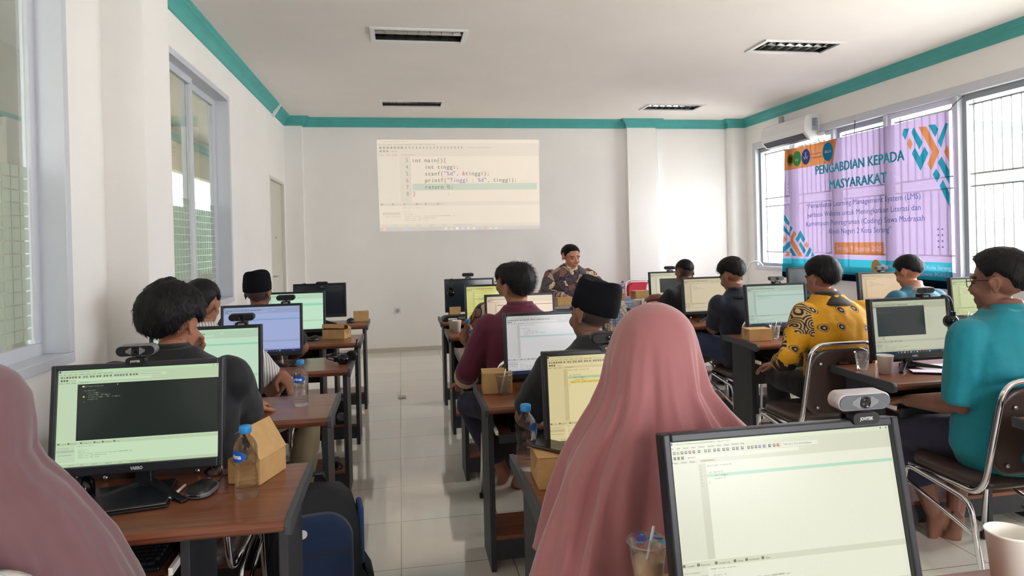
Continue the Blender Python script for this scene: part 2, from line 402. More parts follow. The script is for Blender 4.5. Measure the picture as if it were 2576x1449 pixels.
# ------------------------------------------------------------------ right windows, frames and grilles
BY = [8.50, 7.66, 6.83, 6.00, 5.13, 4.28, 3.43, 2.58]
b = MB()
b.box((XR-.016, WY0-.04, WZ0-.03), (XR+T, WY1+.045, WZ0+.02)); b.box((XR-.016, WY0-.04, WZ1-.03), (XR+T, WY1+.045, WZ1+.055))
b.box((XR-.016, WY1-.03, WZ0+.02), (XR+T, WY1+.045, WZ1-.03)); b.box((XR-.016, WY0-.04, WZ0+.02), (XR+T, WY0+.03, WZ1-.03))
struct(b.obj('trim_10', M_alu, None, .004), 'pale aluminium frame round the row of right windows')
for k in range(7):
    a1, a0 = BY[k], BY[k+1]
    b = MB(); 
    x = XR+.03
    b.box((XR-.005, a0-.022, WZ0+.02), (XR+.09, a0+.022, WZ1-.03))
    root = struct(b.obj('window_%d' % (k+3), M_alu, None, .003), 'right window pane %d from the front wall, barred outside' % (k+1))
    xs = XR+(.035 if k % 2 else .06)
    b = MB()
    for q in (((xs-.014, a0+.024, WZ0+.02), (xs+.014, a1-.024, WZ0+.065)), ((xs-.014, a0+.024, WZ1-.085), (xs+.014, a1-.024, WZ1-.03)), ((xs-.014, a0+.024, WZ0+.065), (xs+.014, a0+.064, WZ1-.085)), ((xs-.014, a1-.064, WZ0+.065), (xs+.014, a1-.024, WZ1-.085))): b.box(*q)
    b.obj('sash', M_alu if k % 2 else M_aludark, root, .003)
    b = MB(); b.box((xs-.002, a0+.06, WZ0+.06), (xs+.002, a1-.06, WZ1-.08)); b.obj('pane', M_paneR, root)
    if k < 7:
        b = MB(); gx = XR+.125
        for z in (2.56, 1.94, 1.83, 1.20): b.box((gx-.006, a0, z-.008), (gx+.006, a1, z+.008))
        n = 9
        for i in range(n):
            y = a0+.06+(a1-a0-.12)*i/(n-1)
            if i in (0, n-1): b.tube([(gx, y, WZ0+.02), (gx, y, WZ1-.03)], .009, 6)
            else:
                b.tube([(gx, y, 1.94), (gx, y, 2.56)], .0068, 6); b.tube([(gx, y, 1.20), (gx, y, 1.83)], .0068, 6)
        b.obj('security_grille', M_iron, root)
# dark upright behind the banner's near edge
# ground outside, pale paving
boxes('floor_outside', [((XR+T, YB, -.4), (30, 30, -.3))], mat('outside_paving', C(214, 212, 204), .8), 'pale paving outside the right windows')

# ------------------------------------------------------------------ ceiling lights: mirrored louvres, switched off
M_mirror = mat('mirror_louvre', C(150, 150, 150), .12, metal=1)
def ceiling_light(loc, label):
    t = thing('ceiling_light', label, 'ceiling light', loc, 0, None)
    def fr(b):
        for q in (((-LW-.02, -LD-.02, -.012), (LW+.02, -LD+.012, .004)), ((-LW-.02, LD-.012, -.012), (LW+.02, LD+.02, .004)), ((-LW-.02, -LD+.012, -.012), (-LW+.016, LD-.012, .004)), ((LW-.016, -LD+.012, -.012), (LW+.02, LD-.012, .004))): b.box(*q)
    part('frame', 'cl_frame', fr, M_white, t, .002)
    def tray(b):
        b.box((-LW, -LD, .105), (LW, LD, .11))
        b.box((-LW, -LD, .004), (-LW+.004, LD, .105)); b.box((LW-.004, -LD, .004), (LW, LD, .105))
        b.box((-LW, -LD, .004), (LW, -LD+.004, .105)); b.box((-LW, LD-.004, .004), (LW, LD, .105))
    part('reflector_tray', 'cl_tray', tray, mat('reflector_grey', C(120, 118, 114), .25, metal=1), t)
    def lou(b):
        b.prism([(-LW+.004, -.02, .07), (-LW+.004, .02, .07), (-LW+.004, 0, .004)], (2*LW-.008, 0, 0))
        for i in range(1, 8):
            x = -LW+2*LW*i/8
            b.prism([(x-.018, -LD+.005, .06), (x+.018, -LD+.005, .06), (x, -LD+.005, .004)], (0, 2*LD-.01, 0))
    part('louvre', 'cl_louvre', lou, M_mirror, t)
    def tb(b):
        for y in (-.08, .08): b.tube([(-LW+.02, y, .085), (LW-.02, y, .085)], .013, 10)
    part('tube_lamp', 'cl_tube', tb, mat('unlit_tube', C(225, 225, 222), .3), t)
for (x, y), lb in zip(LIGHTS, ('recessed mirrored ceiling light, nearest and above the left aisle', 'recessed mirrored ceiling light, nearest on the window side', 'recessed mirrored ceiling light just in front of the projected code', 'recessed mirrored ceiling light far off, above the front wall pillar')):
    ceiling_light((x, y, ZC), lb)
# ------------------------------------------------------------------ desks
DW, DD, DH = .90, .45, .75
def desk(loc, label):
    t = thing('computer_desk', label, 'desk', loc, 0, 'computer desks in rows')
    def top(b):
        y0, y1 = -DD, 0; z0, z1 = DH-.03, DH
        prof = [(y1, z0), (y1, z1), (y0+.014, z1), (y0+.005, z1-.004), (y0, z1-.014), (y0+.004, z1-.026), (y0+.014, z0-.004), (y0+.03, z0)]
        b.prism([(.014, y, z) for y, z in prof], (DW-.028, 0, 0))
    part('desktop', 'desk_top', top, M_wood, t, .001)
    def cap(b):
        prof = [(0, DH-.032), (0, DH+.004), (-DD+.17, DH+.004), (-DD+.01, DH+.003), (-DD-.006, DH-.012), (-DD-.004, DH-.036), (-DD+.02, DH-.046), (-DD+.15, DH-.034)]
        b.prism([(0, y, z) for y, z in prof], (.016, 0, 0))
    part('edge_cap', 'desk_cap', cap, M_deskedge, t, .002)
    part('edge_cap', 'desk_cap', cap, M_deskedge, t, .002, (DW-.016, 0, 0))
    def side(b):
        b.prism([(0, -.335, .0), (0, -.335, .70), (0, -.35, DH-.032), (0, -.06, DH-.032), (0, -.085, .70), (0, -.085, 0)], (.024, 0, 0))
    part('side_panel', 'desk_side', side, M_desk, t, .0015, (.028, 0, 0))
    part('side_panel', 'desk_side', side, M_desk, t, .0015, (DW-.052, 0, 0))
    part('inner_panel', 'desk_side', side, M_desk, t, .0015, (.60, 0, 0))
    def back(b): b.box((.052, -.11, .42), (.60, -.095, DH-.032))
    part('back_panel', 'desk_back', back, mat('desk_back_brown', C(44, 36, 34), .5), t, .001)
    def screw(b): b.at((.12, -.112, .60), rx=pi/2).lathe([(.001, 0), (.009, 0), (.008, .006), (.001, .008)], 10)
    part('panel_lock', 'desk_lock', screw, M_steel, t)
    def tray(b): b.box((.066, -.40, .60), (.586, -.13, .615))
    k = part('keyboard_tray', 'desk_tray', tray, M_wood, t, .001)
    def edge(b): b.box((.064, -.412, .582), (.588, -.40, .622))
    part('tray_edge', 'desk_tray_edge', edge, M_desk, k, .003)
    def rail(b):
        b.box((.053, -.39, .612), (.064, -.12, .632))
    part('slide_rail', 'desk_rail', rail, M_paper, k, .001); part('slide_rail', 'desk_rail', rail, M_paper, k, .001, (.535, 0, 0))
    def shelf(b): b.box((.052, -.33, .135), (DW-.052, -.09, .152))
    part('bottom_shelf', 'desk_shelf', shelf, M_wood, t, .001)
    def kick(b): b.box((.052, -.325, .045), (DW-.052, -.308, .135))
    part('kick_board', 'desk_kick', kick, M_desk, t, .001)
    return t

# ------------------------------------------------------------------ stacking chairs
def rounded(w, h, r, n=5, p=(0, 0)):
    pts = []
    for cx, cy, a0 in ((w/2-r, h/2-r, 0), (-w/2+r, h/2-r, 90), (-w/2+r, -h/2+r, 180), (w/2-r, -h/2+r, 270)):
        for i in range(n+1):
            a = rad(a0+90*i/n); pts.append((p[0]+cx+r*cos(a), p[1]+cy+r*sin(a)))
    return pts
def arc_path(pts, r=.05, n=5):
    """round the corners of a 3d polyline"""
    pts = [Vector(p) for p in pts]; out = [pts[0]]
    for i in range(1, len(pts)-1):
        a, b, c = pts[i-1], pts[i], pts[i+1]
        d1 = (a-b); d2 = (c-b); rr = min(r, d1.length*.49, d2.length*.49)
        p0 = b+d1.normalized()*rr; p1 = b+d2.normalized()*rr
        for k in range(n+1):
            s = k/n; out.append(p0*(1-s)**2+b*2*s*(1-s)+p1*s*s)
    out.append(pts[-1]); return out
def chair(loc, label, rz=0, vinyl=None, plate=False, group='chrome stacking chairs'):
    vinyl = vinyl or M_vinyl; key = vinyl.name
    t = thing('stacking_chair', label, 'chair', loc, rz, group)
    def seat(b):
        rings = []
        for z, s in ((.405, .90), (.41, .97), (.425, 1.0), (.440, .99), (.449, .93), (.453, .6), (.454, .05)):
            rings.append([(x*s, y*s+.0, z+(.012*(y/.2)**2 if z > .44 else 0)) for x, y in rounded(.40, .40, .09, 6)])
        b.loft(rings, 0, True)
    part('seat', 'chair_seat'+key, seat, vinyl, t)
    def back(b):
        ring = rounded(.375, .36, .10, 6)
        def wrap(x, z, d): return (x, -.235-(z-.62)*.20+.035*(1-(x/.19)**2)*-.5+d, z)
        rings = []
        for d, s in ((-.012, .90), (-.012, .97), (-.006, 1.0), (.004, 1.0), (.018, .95), (.022, .8), (.023, .04)):
            rings.append([wrap(x*s, .655+z*s, d) for x, z in ring])
        b.loft(rings, 0, True)
    bk = part('backrest', 'chair_back'+key, back, vinyl, t)
    def screws(b):
        for x, z in ((-.13, .76), (.13, .76), (-.12, .52), (.12, .52)):
            b.at((x, -.265-(z-.62)*.20+.004, z), rx=pi/2).lathe([(.001, 0), (.009, 0), (.007, .005), (.001, .006)], 8)
    part('screws', 'chair_screws', screws, M_steel, bk)
    if plate:
        def pl(b):
            b.box((-.035, -.302, .752), (.035, -.296, .770), 0)
            put_text(b, 'FUTURA', lambda x, y: (-.024+x, -.303, .7565+y), 1, width=.048)
        part('name_plate', 'chair_plate', pl, [mat('plate_black', C(20, 16, 14), .4), mat('plate_gold', C(214, 146, 82), .3, metal=.6)], bk)
    def hoop(b):
        def bk_y(z): return -.250-(z-.62)*.20
        pts = [(-.195, .17, .405), (-.195, -.17, .395), (-.195, bk_y(.45), .45), (-.190, bk_y(.70), .70), (-.185, bk_y(.862), .862), (.185, bk_y(.862), .862), (.190, bk_y(.70), .70), (.195, bk_y(.45), .45), (.195, -.17, .395), (.195, .17, .405)]
        b.tube(arc_path(pts, .085, 7), .0115, 10)
    part('back_frame', 'chair_hoop', hoop, M_chrome, t)
    for s in (-1, 1):
        def leg(b):
            b.tube(arc_path([(s*.222, .215, .01), (s*.212, .175, .40), (s*.212, -.16, .36), (s*.222, -.235, .01)], .05, 5), .0105, 8)
            b.tube([(s*.212, .178, .33), (s*.215, -.175, .235)], .008, 8)
            b.tube([(s*.195, .12, .405), (s*.212, .13, .39)], .008, 6)
        part('leg_frame', 'chair_leg%d' % s, leg, M_chrome, t)
        def feet(b):
            for y in (.216, -.236): b.at((s*.222, y, 0)).lathe([(.012, 0), (.014, .004), (.013, .03), (.011, .032)], 8)
        part('rubber_feet', 'chair_feet%d' % s, feet, M_black, t)
    return t

# ------------------------------------------------------------------ what the displays show
SW, SH = .426, .264
class UI:
    def __init__(s, tint, st=.095):
        s.b = MB(); s.cols = {}; s.mats = []; s.t = tint; s.st = st
    def slot(s, c):
        c = tuple(int(min(255, c[i]*s.t[i]/255)) for i in range(3))
        if c not in s.cols: s.cols[c] = len(s.mats); s.mats.append(emat(c, s.st))
        return s.cols[c]
    def q(s, u0, v0, u1, v1, c, lay=1):
        p = lambda u, v: ((u-.5)*SW, -.00025*lay, (.5-v)*SH)
        s.b.add([p(u0, v1), p(u1, v1), p(u1, v0), p(u0, v0)], [(0, 1, 2, 3)], s.slot(c))
    def t_(s, u, v, txt, h, c, lay=3, bold=0.0, mono=False, w=None):
        m = s.slot(c)
        if mono:
            adv = h*SH*.86
            for i, ch in enumerate(txt):
                if ch == ' ': continue
                x0, x1, _, _ = text_extent(ch, bold); sc = h*SH/.7; off = (adv-(x1-x0)*sc)/2
                put_text(s.b, ch, lambda x, y: ((u-.5)*SW+i*adv+off+x, -.00025*lay, (.5-v)*SH+y), m, height=h*SH, width=(x1-x0)*sc, bold=bold)
        else:
            x0, x1, _, _ = text_extent(txt, bold)
            put_text(s.b, txt, lambda x, y: ((u-.5)*SW+x, -.00025*lay, (.5-v)*SH+y), m, height=h*SH, width=(w*SW if w else (x1-x0)*h*SH/.7), bold=bold)
INK = (70, 74, 74); PANE = (252, 252, 250); BAR = (234, 233, 227); LINE = (196, 236, 228)
def ide(tint, code, hl=None, dark=False, taskbar=False, console=None, sidebar=False, size=.0155, big=False, st=.095, red=False, popup=False):
    U = UI(tint, st); q, t = U.q, U.t_
    e = .955 if taskbar else 1.0
    q(0, 0, 1, 1, PANE, 0)
    q(0, 0, 1, .03, (236, 246, 232), 1); q(0, .03, 1, .145, BAR, 1)
    q(.004, .006, .016, .025, (60, 80, 170), 2)
    t(.022, .023, 'C:\\Users\\U S E R\\Documents\\KODEFORMAT.c - Dev-C++ 5.11', .0105, INK)
    for i, u in enumerate((.93, .958, .984)): q(u, .012, u+.007, .014 if i == 0 else .021, (120, 120, 120), 2)
    for u, w in zip((.008, .034, .06, .095, .128, .168, .205, .238, .272, .312), 'File Edit Search View Project Execute Tools AStyle Window Help'.split()): t(u, .049, w, .0100, INK)
    g = [.015, .031, .048, .065, .082, .099, .122, .15, .166, .19, .207, .23, .247, .273, .29, .312, .34, .356, .373, .39, .41, .434, .455, .472]
    cols = [(120, 120, 120), (170, 160, 120), (70, 90, 60), (90, 110, 90), (150, 60, 60), (110, 70, 70), (90, 90, 90), (110, 130, 110), (110, 130, 110), (90, 100, 100), (90, 100, 100), (80, 90, 110), (80, 90, 110), (110, 90, 90), (110, 90, 90), (80, 90, 130), (80, 120, 90), (110, 120, 90), (80, 110, 110), (110, 120, 130), (60, 80, 170), (60, 60, 60), (90, 120, 90), (190, 50, 60)]
    for u, c in zip(g, cols):
        q(u, .063, u+.011, .082, c, 2); q(u+.003, .067, u+.008, .074, (225, 225, 215), 3)
    q(.495, .06, .66, .086, (250, 250, 248), 2); t(.50, .078, 'TDM-GCC 4.9.2 64-bit Release', .0115, INK)
    for u in (.015, .031, .048): q(u, .096, u+.011, .115, (110, 110, 90), 2)
    q(.07, .094, .32, .117, (250, 250, 248), 2); t(.075, .111, '(globals)', .0115, INK); q(.325, .094, .57, .117, (250, 250, 248), 2)
    for u, w in ((.008, 'Project'), (.045, 'Classes'), (.082, 'Debug'), (.13, 'KODEFORMAT.c')): t(u, .138, w, .0100, INK)
    q(0, .145, .118, .735, (240, 240, 236), 1)
    if dark: q(.118, .15, .995, .735, (44, 48, 50), 2)
    else: q(.118, .15, .15, .735, (226, 224, 218), 2)
    lh = size*1.75*1.05
    v = .172 if not big else .20
    if dark: v = .18
    for i, ln in enumerate(code):
        num, txt = ln
        if hl is not None and i == hl:
            q(.152, v-lh*.72, .995, v+lh*.25, LINE if not dark else (60, 70, 70), 2)
        cc = (78, 82, 82) if not dark else (205, 205, 190)
        if num and not dark: t(.124 if not big else .12, v, num, size*.85, (110, 110, 110), mono=True)
        t(.156, v, txt, size, cc, mono=True)
        v += lh
    if dark:
        q(.147, .168, .160, .182, (250, 245, 200), 3); q(.152, .275, .162, .29, (245, 240, 160), 3); q(.36, .16, .363, .178, (240, 240, 240), 3)
    if popup: q(.16, v-lh*2.9, .9, v-lh*1.9, (248, 232, 150), 2); t(.17, v-lh*2.15, 'public int __cdecl scanf (const char * __restrict', size*.8, INK, mono=True)
    if red: q(.16, .20, .995, .215, (205, 60, 60), 3)
    q(0, .742, 1, .778, BAR, 1)
    for u, w in ((.01, 'Compiler'), (.07, 'Resources'), (.145, 'Compile Log'), (.225, 'Debug'), (.275, 'Find Results'), (.345, 'Close')):
        q(u, .752, u+.011, .769, (120, 130, 100), 2); t(u+.016, .768, w, .0105, INK)
    q(0, .778, .115, .95, (240, 240, 236), 1); q(.005, .825, .11, .85, (214, 214, 214), 2); t(.012, .81, 'Abort Compilation', .010, (150, 150, 150)); t(.012, .88, 'Shorten compiler paths', .010, INK)
    for i, w in enumerate(('Compilation results...', '--------', '- Errors: 0', '- Warnings: 0', '- Output Filename: C:\\Users\\U S E R\\Documents\\KODEFORMAT.exe', '- Output Size: 128,103515625 KiB', '- Compilation Time: 0,20s')):
        t(.125, .797+i*.0195, w, .0105, INK, mono=True)
    q(0, e-.032, 1, e, BAR, 1)
    for u, w in ((.01, 'Line: 7'), (.08, 'Col: 14'), (.15, 'Sel: 0'), (.22, 'Lines: 8'), (.30, 'Length: 97'), (.38, 'Insert'), (.45, 'Done parsing in 0,016 seconds')): t(u, e-.012, w, .0105, INK)
    if console:
        u0, v0, u1, v1 = console
        q(u0, v0, u1, v1, (64, 72, 80), 5); q(u0, v0, u1, v0+.025, (90, 98, 104), 6)
        for i in range(3): t(u0+.012, v0+.06+i*.03, ('Tinggi : 170', '--------------------------------', 'Process exited after 3.21 seconds')[i], .010, (200, 205, 205), 7, mono=True)
    if sidebar:
        q(0, 0, .055, 1, (40, 48, 66), 6)
        for i in range(10): q(.016, .06+i*.075, .034, .085+i*.075, (120, 130, 150), 7)
    if taskbar:
        q(0, .955, 1, 1, (44, 62, 100), 4); q(.02, .966, .032, .988, (235, 190, 120), 5); t(.036, .984, '31\u00b0C', .012, (220, 220, 225), 5)
        cs = [(90, 170, 235), (200, 200, 205), (235, 235, 235), (210, 140, 60), (230, 230, 235), (90, 170, 220), (240, 240, 240), (150, 90, 190), (225, 80, 70), (80, 180, 120), (240, 240, 245)]
        for i, c in enumerate(cs): q(.30+i*.042, .966, .318+i*.042, .99, c, 5)
        t(.90, .975, '10:21', .011, (225, 225, 230), 5); t(.89, .994, '09/08/2025', .011, (225, 225, 230), 5)
    return U.b, U.mats
CODE_A = [('1', '#include <stdio.h>'), ('2', ''), ('3', 'int main(){'), ('4', '    int tinggi;'), ('5', '    return 0;'), ('6', '}'), ('7', '')]
CODE_B = [('1', '#include <stdio.h>'), ('2', ''), ('3', 'int main(){'), ('4', '    int tinggi;'), ('5', '    scanf("%d", &tinggi);'), ('6', '    printf("Tinggi : %d", tinggi);'), ('7', '    return 0;'), ('8', '}')]
CODE_C = [('1', '#include <stdio.h>'), ('2', ''), ('3', 'int main(){'), ('4', '    int tinggi;'), ('5', '    scanf("%d");'), ('6', ''), ('7', '}')]

# ------------------------------------------------------------------ monitors
HW, HT, HB = .454, .150, -.154        # half-size of the head about its pivot
def monitor(loc, label, screen, rz=0, tilt=8, off=False, logo=True, rise=0.0):
    t = thing('monitor', label, 'monitor', loc, rz, 'desk monitors')
    piv = (0, .035, .205+rise); rot = (-rad(tilt), 0, 0)
    def house(b):
        b.box((-HW/2, .004, HB), (HW/2, .026, HT))
        b.box((-HW/2, -.010, HB), (-HW/2+.014, .004, HT)); b.box((HW/2-.014, -.010, HB), (HW/2, .004, HT))
        b.box((-HW/2+.014, -.010, HT-.015), (HW/2-.014, .004, HT)); b.box((-HW/2+.014, -.010, HB), (HW/2-.014, .004, HB+.025))
    part('housing', 'mon_house', house, M_bezel, t, .003, piv, rot)
    def bulge(b):
        rings = [[(x*s, y, z*s*.9-.01) for x, z in rounded(.36, .22, .03, 4)] for y, s in ((.026, 1), (.045, .96), (.052, .8))]
        b.loft(rings, 0, True)
    part('rear_cover', 'mon_bulge', bulge, M_black, t, 0, piv, rot)
    if off:
        def scr(b): b.add([(-SW/2, 0, -SH/2), (SW/2, 0, -SH/2), (SW/2, 0, SH/2), (-SW/2, 0, SH/2)], [(0, 1, 2, 3)])
        s = part('screen', 'mon_off', scr, mat('unlit_display', C(38, 46, 54), .16, spec=.6), t)
    else:
        b, ms = screen; s = b.obj('screen', ms, t)
    R = Matrix.Rotation(-rad(tilt), 4, 'X'); v = R @ Vector((0, .0025, (HT-.015+HB+.025)/2))
    s.location = Vector(piv)+v; s.rotation_euler = rot
    if logo:
        def lg(b): put_text(b, 'VARRO', lambda x, y: (-.016+x, -.0108, HB+.008+y), 0, width=.032, height=.0085, bold=.03)
        part('brand_lettering', 'mon_logo', lg, mat('logo_white', C(215, 215, 220), .4), t, 0, piv, rot)
    def neck(b):
        b.box((-.022, .052, .012), (.022, .075, .16))
        b.box((-.03, .04, .0), (.03, .09, .016))
    part('neck', 'mon_neck', neck, M_black, t, .003)
    for sx in (-1, 1):
        def foot(b):
            pts = [(sx*.012, .05), (sx*.018, .085), (sx*.15, -.055), (sx*.138, -.07)]
            hs = [.030, .030, .008, .007]
            lo = [(x, y, 0) for x, y in pts]; hi = [(x, y, h) for (x, y), h in zip(pts, hs)]
            b.add(lo+hi, [(3, 2, 1, 0), (4, 5, 6, 7), (0, 1, 5, 4), (1, 2, 6, 5), (2, 3, 7, 6), (3, 0, 4, 7)])
        part('foot', 'mon_foot%d' % sx, foot, M_black, t, .002)
    t['tilt'] = tilt; t['rise'] = rise
    return t
def on_monitor(m, dx, z=None, y=0.0):
    """world point on top edge (or height z from the pivot) of a monitor's front"""
    R = Matrix.Rotation(m.rotation_euler.z, 4, 'Z') @ Matrix.Translation((0, .035, .205+m['rise'])) @ Matrix.Rotation(-rad(m['tilt']), 4, 'X')
    return Vector(m.location) + (R @ Vector((dx, y, HT if z is None else z)))

# ------------------------------------------------------------------ webcams
def webcam(m, dx, label, face=None, pitch=4, yaw=0, dz=0, body=None, fancy=False):
    p = on_monitor(m, dx)
    t = thing('webcam', label, 'webcam', tuple(p+Vector((0, 0, dz))), m.rotation_euler.z+rad(yaw), 'webcams clipped on the monitors')
    body = body or M_grey; face = face or M_black
    pill = [(x, z+.034) for x, z in rounded(.106, .031, .0154, 6)]
    ry = (rad(pitch), 0, 0)
    def bd(b):
        rings = [[(x*s, y, .034+(z-.034)*s) for x, z in pill] for y, s in ((-.010, .96), (-.008, 1), (.020, 1), (.024, .94))]
        b.loft(rings, 0, True)
    part('body', 'wc_body'+body.name, bd, body, t, 0, None, ry)
    def fc(b):
        rings = [[(x*s, y, .034+(z-.034)*s2) for x, z in pill] for y, s, s2 in ((-.0095, .955, .89), (-.0118, .95, .86))]
        b.loft(rings, 0, True, False)
        if fancy:   # hatched almond round the lens
            for sx in (-1, 1):
                for i in range(6):
                    x = sx*(.0115+i*.0026); h = .0105*(1-i/7.5)
                    b.add([(x-.0006-.001, -.0122, .034-h), (x+.0006-.001, -.0122, .034-h), (x+.0016, -.0122, .034+h), (x+.0004, -.0122, .034+h)], [(0, 1, 2, 3)], 1)
    part('faceplate', 'wc_face'+face.name+str(fancy), fc, [face, M_lgrey], t, 0, None, ry)
    def ln(b):
        b.at((0, -.0118, .034), rx=pi/2).lathe([(.0108, 0), (.0108, .0012), (.0088, .0016), (.0082, .0004), (.006, .0012), (.0001, .0018)], 18)
    part('lens', 'wc_lens', ln, M_blackg, t, 0, None, ry)
    def cl(b):
        b.tube([(0, .008, .012), (0, .008, .026)], .006, 8)
        rings = [[(x, y, z+.004) for x, z in rounded(.052, .021, .009, 4)] for y in (-.016, .004)]
        b.loft(rings, 0, True, False)
        b.box((-.02, -.013, .006), (.02, .034, .0135)); b.box((-.016, .030, -.045), (.016, .036, .01))
        put_text(b, 'JOVITEK', lambda x, y: (-.0135+x, -.0164, .0015+y), 1, width=.027, height=.0056, bold=.03)
    part('clip', 'wc_clip', cl, [M_black, mat('logo_white', C(215, 215, 220), .4)], t)
    return t

# ------------------------------------------------------------------ keyboards, mice, headsets
def keyboard(loc, label, rz=0):
    t = thing('keyboard', label, 'keyboard', loc, rz, 'keyboards on the pull-out trays')
    def base(b): b.prism([(-.22, -.07, 0), (-.22, .07, 0), (-.22, .07, .022), (-.22, -.07, .012)], (.44, 0, 0))
    part('base', 'kb_base', base, M_black, t, .003)
    def keys(b):
        for r in range(6):
            y = -.056+r*.0205+(.006 if r == 5 else 0); z = .0125+(y+.07)*.0714
            x = -.212
            while x < .205:
                w = .0165
                if r == 0 and -.14 < x < -.03: w = .10
                if not (.078 < x < .084 or .142 < x < .148): b.prism([(x, y, z), (x+w, y, z), (x+w, y+.0165, z+.001), (x, y+.0165, z+.001)], (0, 0, .008))
                x += w+.0028
    k = part('keys', 'kb_keys', keys, mat('key_black', C(30, 31, 34), .4), t, .001); k['kind'] = 'stuff'
    return t
def mouse(loc, label, rz=0):
    t = thing('mouse', label, 'mouse', loc, rz, 'computer mice')
    def bd(b):
        rings = []
        for k, (z, s) in enumerate(((0, .9), (.008, 1.0), (.018, .97), (.028, .8), (.034, .5), (.036, .1))):
            rings.append([(x*s*(1-.15*(y/.05)), y*s-.004*k*(.3), z) for x, y in rounded(.062, .104, .03, 6)])
        b.loft(rings, 0, True)
    part('shell', 'mouse_shell', bd, M_black, t)
    def skirt(b):
        rings = [[(x*s*(1-.15*(y/.05)), y*s, z) for x, y in rounded(.064, .106, .031, 6)] for z, s in ((.004, .99), (.007, 1.0), (.014, 1.0), (.016, .985))]
        b.loft(rings, 0, True)
    part('side_band', 'mouse_skirt', skirt, M_grey, t)
    def wheel(b): b.at((0, .026, .027), ry=pi/2).lathe([(.001, -.004), (.008, -.004), (.008, .004), (.001, .004)], 12)
    part('wheel', 'mouse_wheel', wheel, M_grey, t)
    def cb(b): b.tube([(0, .05, .010), (.004, .08, .006), (-.01, .12, .004), (.005, .16, .004)], .0018, 6)
    part('cable', 'mouse_cable', cb, M_cable, t)
    return t
def headset(loc, label, rot=(0, 0, 0), mic=True):
    """band in local xz plane, cups facing each other along x; origin at the band's crown"""
    t = thing('headset', label, 'headset', loc, 0, 'black headsets'); t.rotation_euler = rot
    def band(b):
        for y in (-.008, .008):
            b.tube([(.068*cos(a*pi/14)*1.0, y, -.085+.085*sin(a*pi/14)) for a in range(15)], .0035, 6)
        b.tube([(.03*cos(a*pi/8+0)*1, 0, -.012+.010*sin(a*pi/8)) for a in range(9)], .009, 8, flat=.45)
    part('headband', 'hs_band', band, M_black, t)
    for s in (-1, 1):
        def cup(b):
            b.at((s*.066, 0, -.125), ry=s*pi/2).lathe([(.001, .022), (.018, .020), (.030, .010), (.034, 0), (.034, -.006), (.03, -.010), (.001, -.010)], 18)
            b.at(); b.box((s*.066-.010, -.014, -.10), (s*.066+.010, .014, -.075))
        c = part('ear_cup', 'hs_cup%d' % s, cup, M_blackg, t)
        def pad(b): b.at((s*.054, 0, -.125), ry=s*pi/2).lathe([(.014, -.006), (.026, -.012), (.034, -.006), (.034, .002), (.02, .002)], 18)
        part('cushion', 'hs_pad%d' % s, pad, mat('headset_foam', C(26, 24, 24), .85), c)
    if mic:
        def mc(b): b.tube([(.07, -.02, -.13), (.078, -.06, -.14), (.07, -.10, -.15)], [.003, .003, .007], 8)
        part('microphone', 'hs_mic', mc, M_black, t)
    return t

# ------------------------------------------------------------------ bottles, cups, boxes
M_water = mat('bottled_water', (1, 1, 1, 1), .02, trans=1.0, ior=1.3)
n_, l_, p_ = nodes(M_water)
_t = n_.new('ShaderNodeBsdfTransparent'); _t.inputs[0].default_value = (1, 1, 1, 1); _m = n_.new('ShaderNodeMixShader'); _m.inputs[0].default_value = .42
l_.new(_t.outputs[0], _m.inputs[1]); l_.new(p_.outputs[0], _m.inputs[2]); l_.new(_m.outputs[0], n_['Material Output'].inputs['Surface'])
M_cap = mat('blue_cap', C(40, 142, 214), .35)
def bottle(loc, label, rz=0, lb=True):
    t = thing('water_bottle', label, 'bottle', loc, rz, 'plastic water bottles')
    def body(b):
        pr = [(.001, .004), (.02, .002), (.027, .0), (.030, .006), (.0315, .014)]
        z = .014
        while z < .062:
            pr += [(.0315, z+.004), (.0295, z+.008), (.031, z+.012)]; z += .013
        pr += [(.0275, .078), (.0265, .084), (.029, .092), (.0312, .10), (.0318, .112), (.0312, .118), (.0318, .130), (.031, .138), (.027, .150), (.020, .161), (.0135, .168), (.0125, .176), (.001, .177)]
        b.lathe(pr, 24)
    part('body', 'bt_body', body, M_water, t)
    def cap(b):
        pr = [(.001, .1765), (.0155, .1765), (.0165, .178), (.0165, .192), (.015, .196), (.001, .1965)]
        b.lathe(pr, 20)
    part('cap', 'bt_cap', cap, M_cap, t)
    if lb:
        def label_(b):
            def cyl(a, z, r=.0324): return (r*sin(a), -r*cos(a), z)
            n = 14
            for i in range(n):     # oval swoosh wrapped on the shoulder
                a0 = -1.05+2.1*i/n; a1 = -1.05+2.1*(i+1)/n
                h = lambda a: .0165*math.sqrt(max(0, 1-(a/1.06)**2))
                b.add([cyl(a0, .118-h(a0)), cyl(a1, .118-h(a1)), cyl(a1, .118+h(a1)), cyl(a0, .118+h(a0))], [(0, 1, 2, 3)], 0, True)
            put_text(b, 'prima', lambda x, y: cyl(-.62+x/.0326, .1125+y, .0328), 1, width=.041, height=.012, bold=.04)
        part('label', 'bt_label', label_, [mat('label_blue', C(24, 92, 190), .4), mat('label_white', C(240, 244, 250), .4)], t)
    return t
